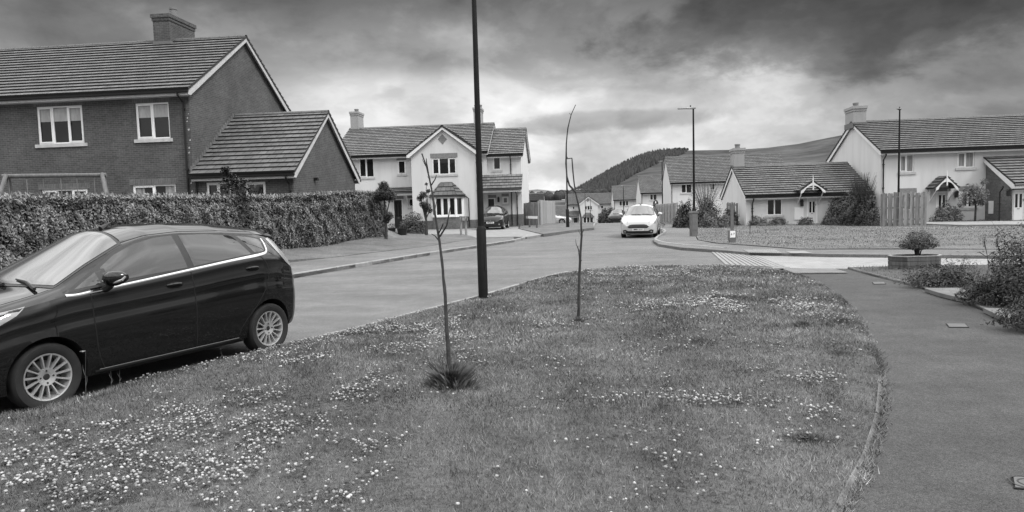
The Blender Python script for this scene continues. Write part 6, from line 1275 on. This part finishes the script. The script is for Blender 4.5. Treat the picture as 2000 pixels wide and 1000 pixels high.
# clover heads
ico = bmesh.new(); bmesh.ops.create_icosphere(ico, subdivisions=1, radius=1); IV = np.array([v.co[:] for v in ico.verts]); IF = np.array([[v.index for v in f.verts] for f in ico.faces]); ico.free()
VV, FF, nb = [], [], 0; x, y = [], []
for n, y0, y1, q in ((860, 2.2, 6, 1), (860, 6, 12, 1), (560, 12, 18.5, 1)):
    a, b = sample(n, y0, y1); mk = rng.random(a.size) < np.clip(cdens(a, b)*.75, 0, 1); x.append(a[mk]); y.append(b[mk])
x, y = np.concatenate(x), np.concatenate(y); z = gz(x, y)+rng.uniform(.012, .055, x.size); s = rng.uniform(.0065, .0145, x.size)*np.clip(y/9, .9, 1.25)
J = 1+rng.uniform(-.28, .25, (x.size, len(IV))); P = IV[None]*J[:, :, None]*s[:, None, None]*np.array([1, 1, .85])+np.stack([x, y, z], 1)[:, None]
F = IF[None]+(np.arange(x.size)*len(IV))[:, None, None]; print('clover heads', x.size)
tag(quick('clover_flowers', P.reshape(-1, 3), F.reshape(-1, 3), MT['petal']), 'white clover flower heads scattered over the near verge', 'clover', kind='stuff')
# longer blades and overhanging grass along the verge edges
ed = resample(vedge[:-3], .012, False); ed = np.array(ed); ed = ed[(ed[:, 1] > 2.3)]; n = len(ed)*7; i = rng.integers(0, len(ed), n); x, y = ed[i, 0]+rng.normal(0, .03, n), ed[i, 1]+rng.normal(0, .03, n)
hh = rng.uniform(.012, .036, n)*(.3+vnoise(x, y, .35, 61)*1.2); a = rng.uniform(0, 2*PI, n); w = .002+.0003*y; ta = rng.uniform(0, PI, n)
V = np.stack([np.stack([x-w*np.cos(ta), y-w*np.sin(ta), .03+0*x], 1), np.stack([x+w*np.cos(ta), y+w*np.sin(ta), .03+0*x], 1), np.stack([x+hh*1.2*np.cos(a), y+hh*1.2*np.sin(a), .035+hh], 1)], 1).reshape(-1, 3)
tag(quick('edge_grass', V, np.arange(len(V)).reshape(-1, 3), m), 'ragged grass hanging over the kerb and path edge', 'grass', kind='stuff')
# tall weeds before the dark car
for px, py, hp, lab, fl in ((168, 775, 92, 'tall daisy-like weed beside the front wheel of the black car', 1), (217, 758, 45, 'forked bare weed stem before the black car sill', 0), (233, 752, 38, 'small flowering weed right of the forked weed stem', 1), (432, 700, 20, 'tiny budding weed near the rear wheel of the black car', 1), (292, 732, 12, 'short budding weed against the shadow under the black car', 0)):
    x, y = G(px, py, .06); h_ = hp*y/1333; r = empty('weed', (x, y, .05), 0, lab, 'weed'); mb = MB(); mb.tube([(0, 0, 0), (.01, 0, h_*.5), (.005 if not fl else .012*hp/40, 0, h_)], [.0018, .0015, .0012], 5)
    for s, q in ((-1, .5), (1, .25)): mb.tube([(.004, 0, h_*q), (s*.014, .01, h_*(q+.12)), (s*.016, .01, h_*(q+.22))], [.0012, .0022, .0008], 4)
    mb.build('stem', MT['pale'], r)
    if fl: mb = MB(); mb.lathe([(.0, h_-.006), (.010, h_), (.024, h_+.010), (.012, h_+.010), (0, h_+.006)], 10); mb.build('flower', MT['petal'], r)
# tufts along far grass edges and far lawns
VV = []
n = 60000; x = rng.uniform(5, 45, n); y = rng.uniform(20, 42, n); mk = pip(x, y, RL); x, y = x[mk], y[mk]; n = x.size; hh = rng.uniform(.02, .05, n)*(.5+vnoise(x, y, 1.5, 71)); ta = rng.uniform(0, PI, n); w = .012; z = .125
V = np.stack([np.stack([x-w*np.cos(ta), y-w*np.sin(ta), z+0*x], 1), np.stack([x+w*np.cos(ta), y+w*np.sin(ta), z+0*x], 1), np.stack([x+rng.normal(0, .02, n), y, z+hh], 1)], 1).reshape(-1, 3)
tag(quick('lawn_blades', V, np.arange(len(V)).reshape(-1, 3), m), 'longer grass of the right-hand lawn', 'grass', kind='stuff')
n = 30000; x = rng.uniform(5, 45, n); y = rng.uniform(20, 42, n); mk = pip(x, y, RL) & (rng.random(n) < np.clip((vnoise(x, y, 2.4, 72)-.5)*1.5, 0, .6)); x, y = x[mk], y[mk]; n = x.size
P = IV[None]*rng.uniform(.012, .02, n)[:, None, None]+np.stack([x, y, .17+rng.uniform(-.02, .02, n)], 1)[:, None]; F = IF[None]+(np.arange(n)*len(IV))[:, None, None]
tag(quick('lawn_clover_flowers', P.reshape(-1, 3), F.reshape(-1, 3), MT['petal']), 'pale clover flowers on the right-hand lawn', 'clover', kind='stuff')
n = 26000; x = rng.uniform(3, 14, n); y = rng.uniform(4, 18, n); mk = pip(x, y, GD); x, y = x[mk], y[mk]; n = x.size; hh = rng.uniform(.02, .06, n); ta = rng.uniform(0, PI, n); w = .005
V = np.stack([np.stack([x-w*np.cos(ta), y-w*np.sin(ta), .06+0*x], 1), np.stack([x+w*np.cos(ta), y+w*np.sin(ta), .06+0*x], 1), np.stack([x+rng.normal(0, .02, n), y, .08+hh], 1)], 1).reshape(-1, 3)
tag(quick('garden_grass', V, np.arange(len(V)).reshape(-1, 3), m), 'rough grass in the small garden right of the path', 'grass', kind='stuff')

# utility covers let into the path
def cover(quad, label, round_=False):
    q = [Vector((*G(a, b, .03), .034)) for a, b in quad]; c = sum(q, Vector())/4; r = empty('utility_cover', c, 0, label, 'utility cover')
    mb = MB(); mb.prism([((p-c).x, (p-c).y) for p in q], -.03, .001, lambda a, b, d: (a, b, d)); mb.build('frame', MT['seam'], r)
    mb = MB(); k = .90; mb.prism([((p-c).x*k, (p-c).y*k) for p in q], -.02, .005, lambda a, b, d: (a, b, d)); l = mb.build('lid', MT['cover'], r)
    if round_:
        for rr in (.05, .09): mb = MB(); mb.lathe([(rr, .0052), (rr, .007), (rr+.008, .007), (rr+.008, .0052)], 28); mb.build('ring', MT['black'], l)
MT['cover'] = mnoise('cast_cover', [(.3, .07), (.7, .11)], 9, .7)
cover([(1703, 551.5), (1727, 551), (1731, 555), (1706, 555.5)], 'small pale rectangular cover in the path nearest the paved crossing')
cover([(1847, 632.5), (1886, 633), (1893, 640), (1853, 640)], 'pale rectangular cover in the path beside the dark garden shrubs')
cover([(1976, 932), (2040, 936), (2046, 960), (1980, 955)], 'square cover with a round mark in the path at the lower right edge', True)
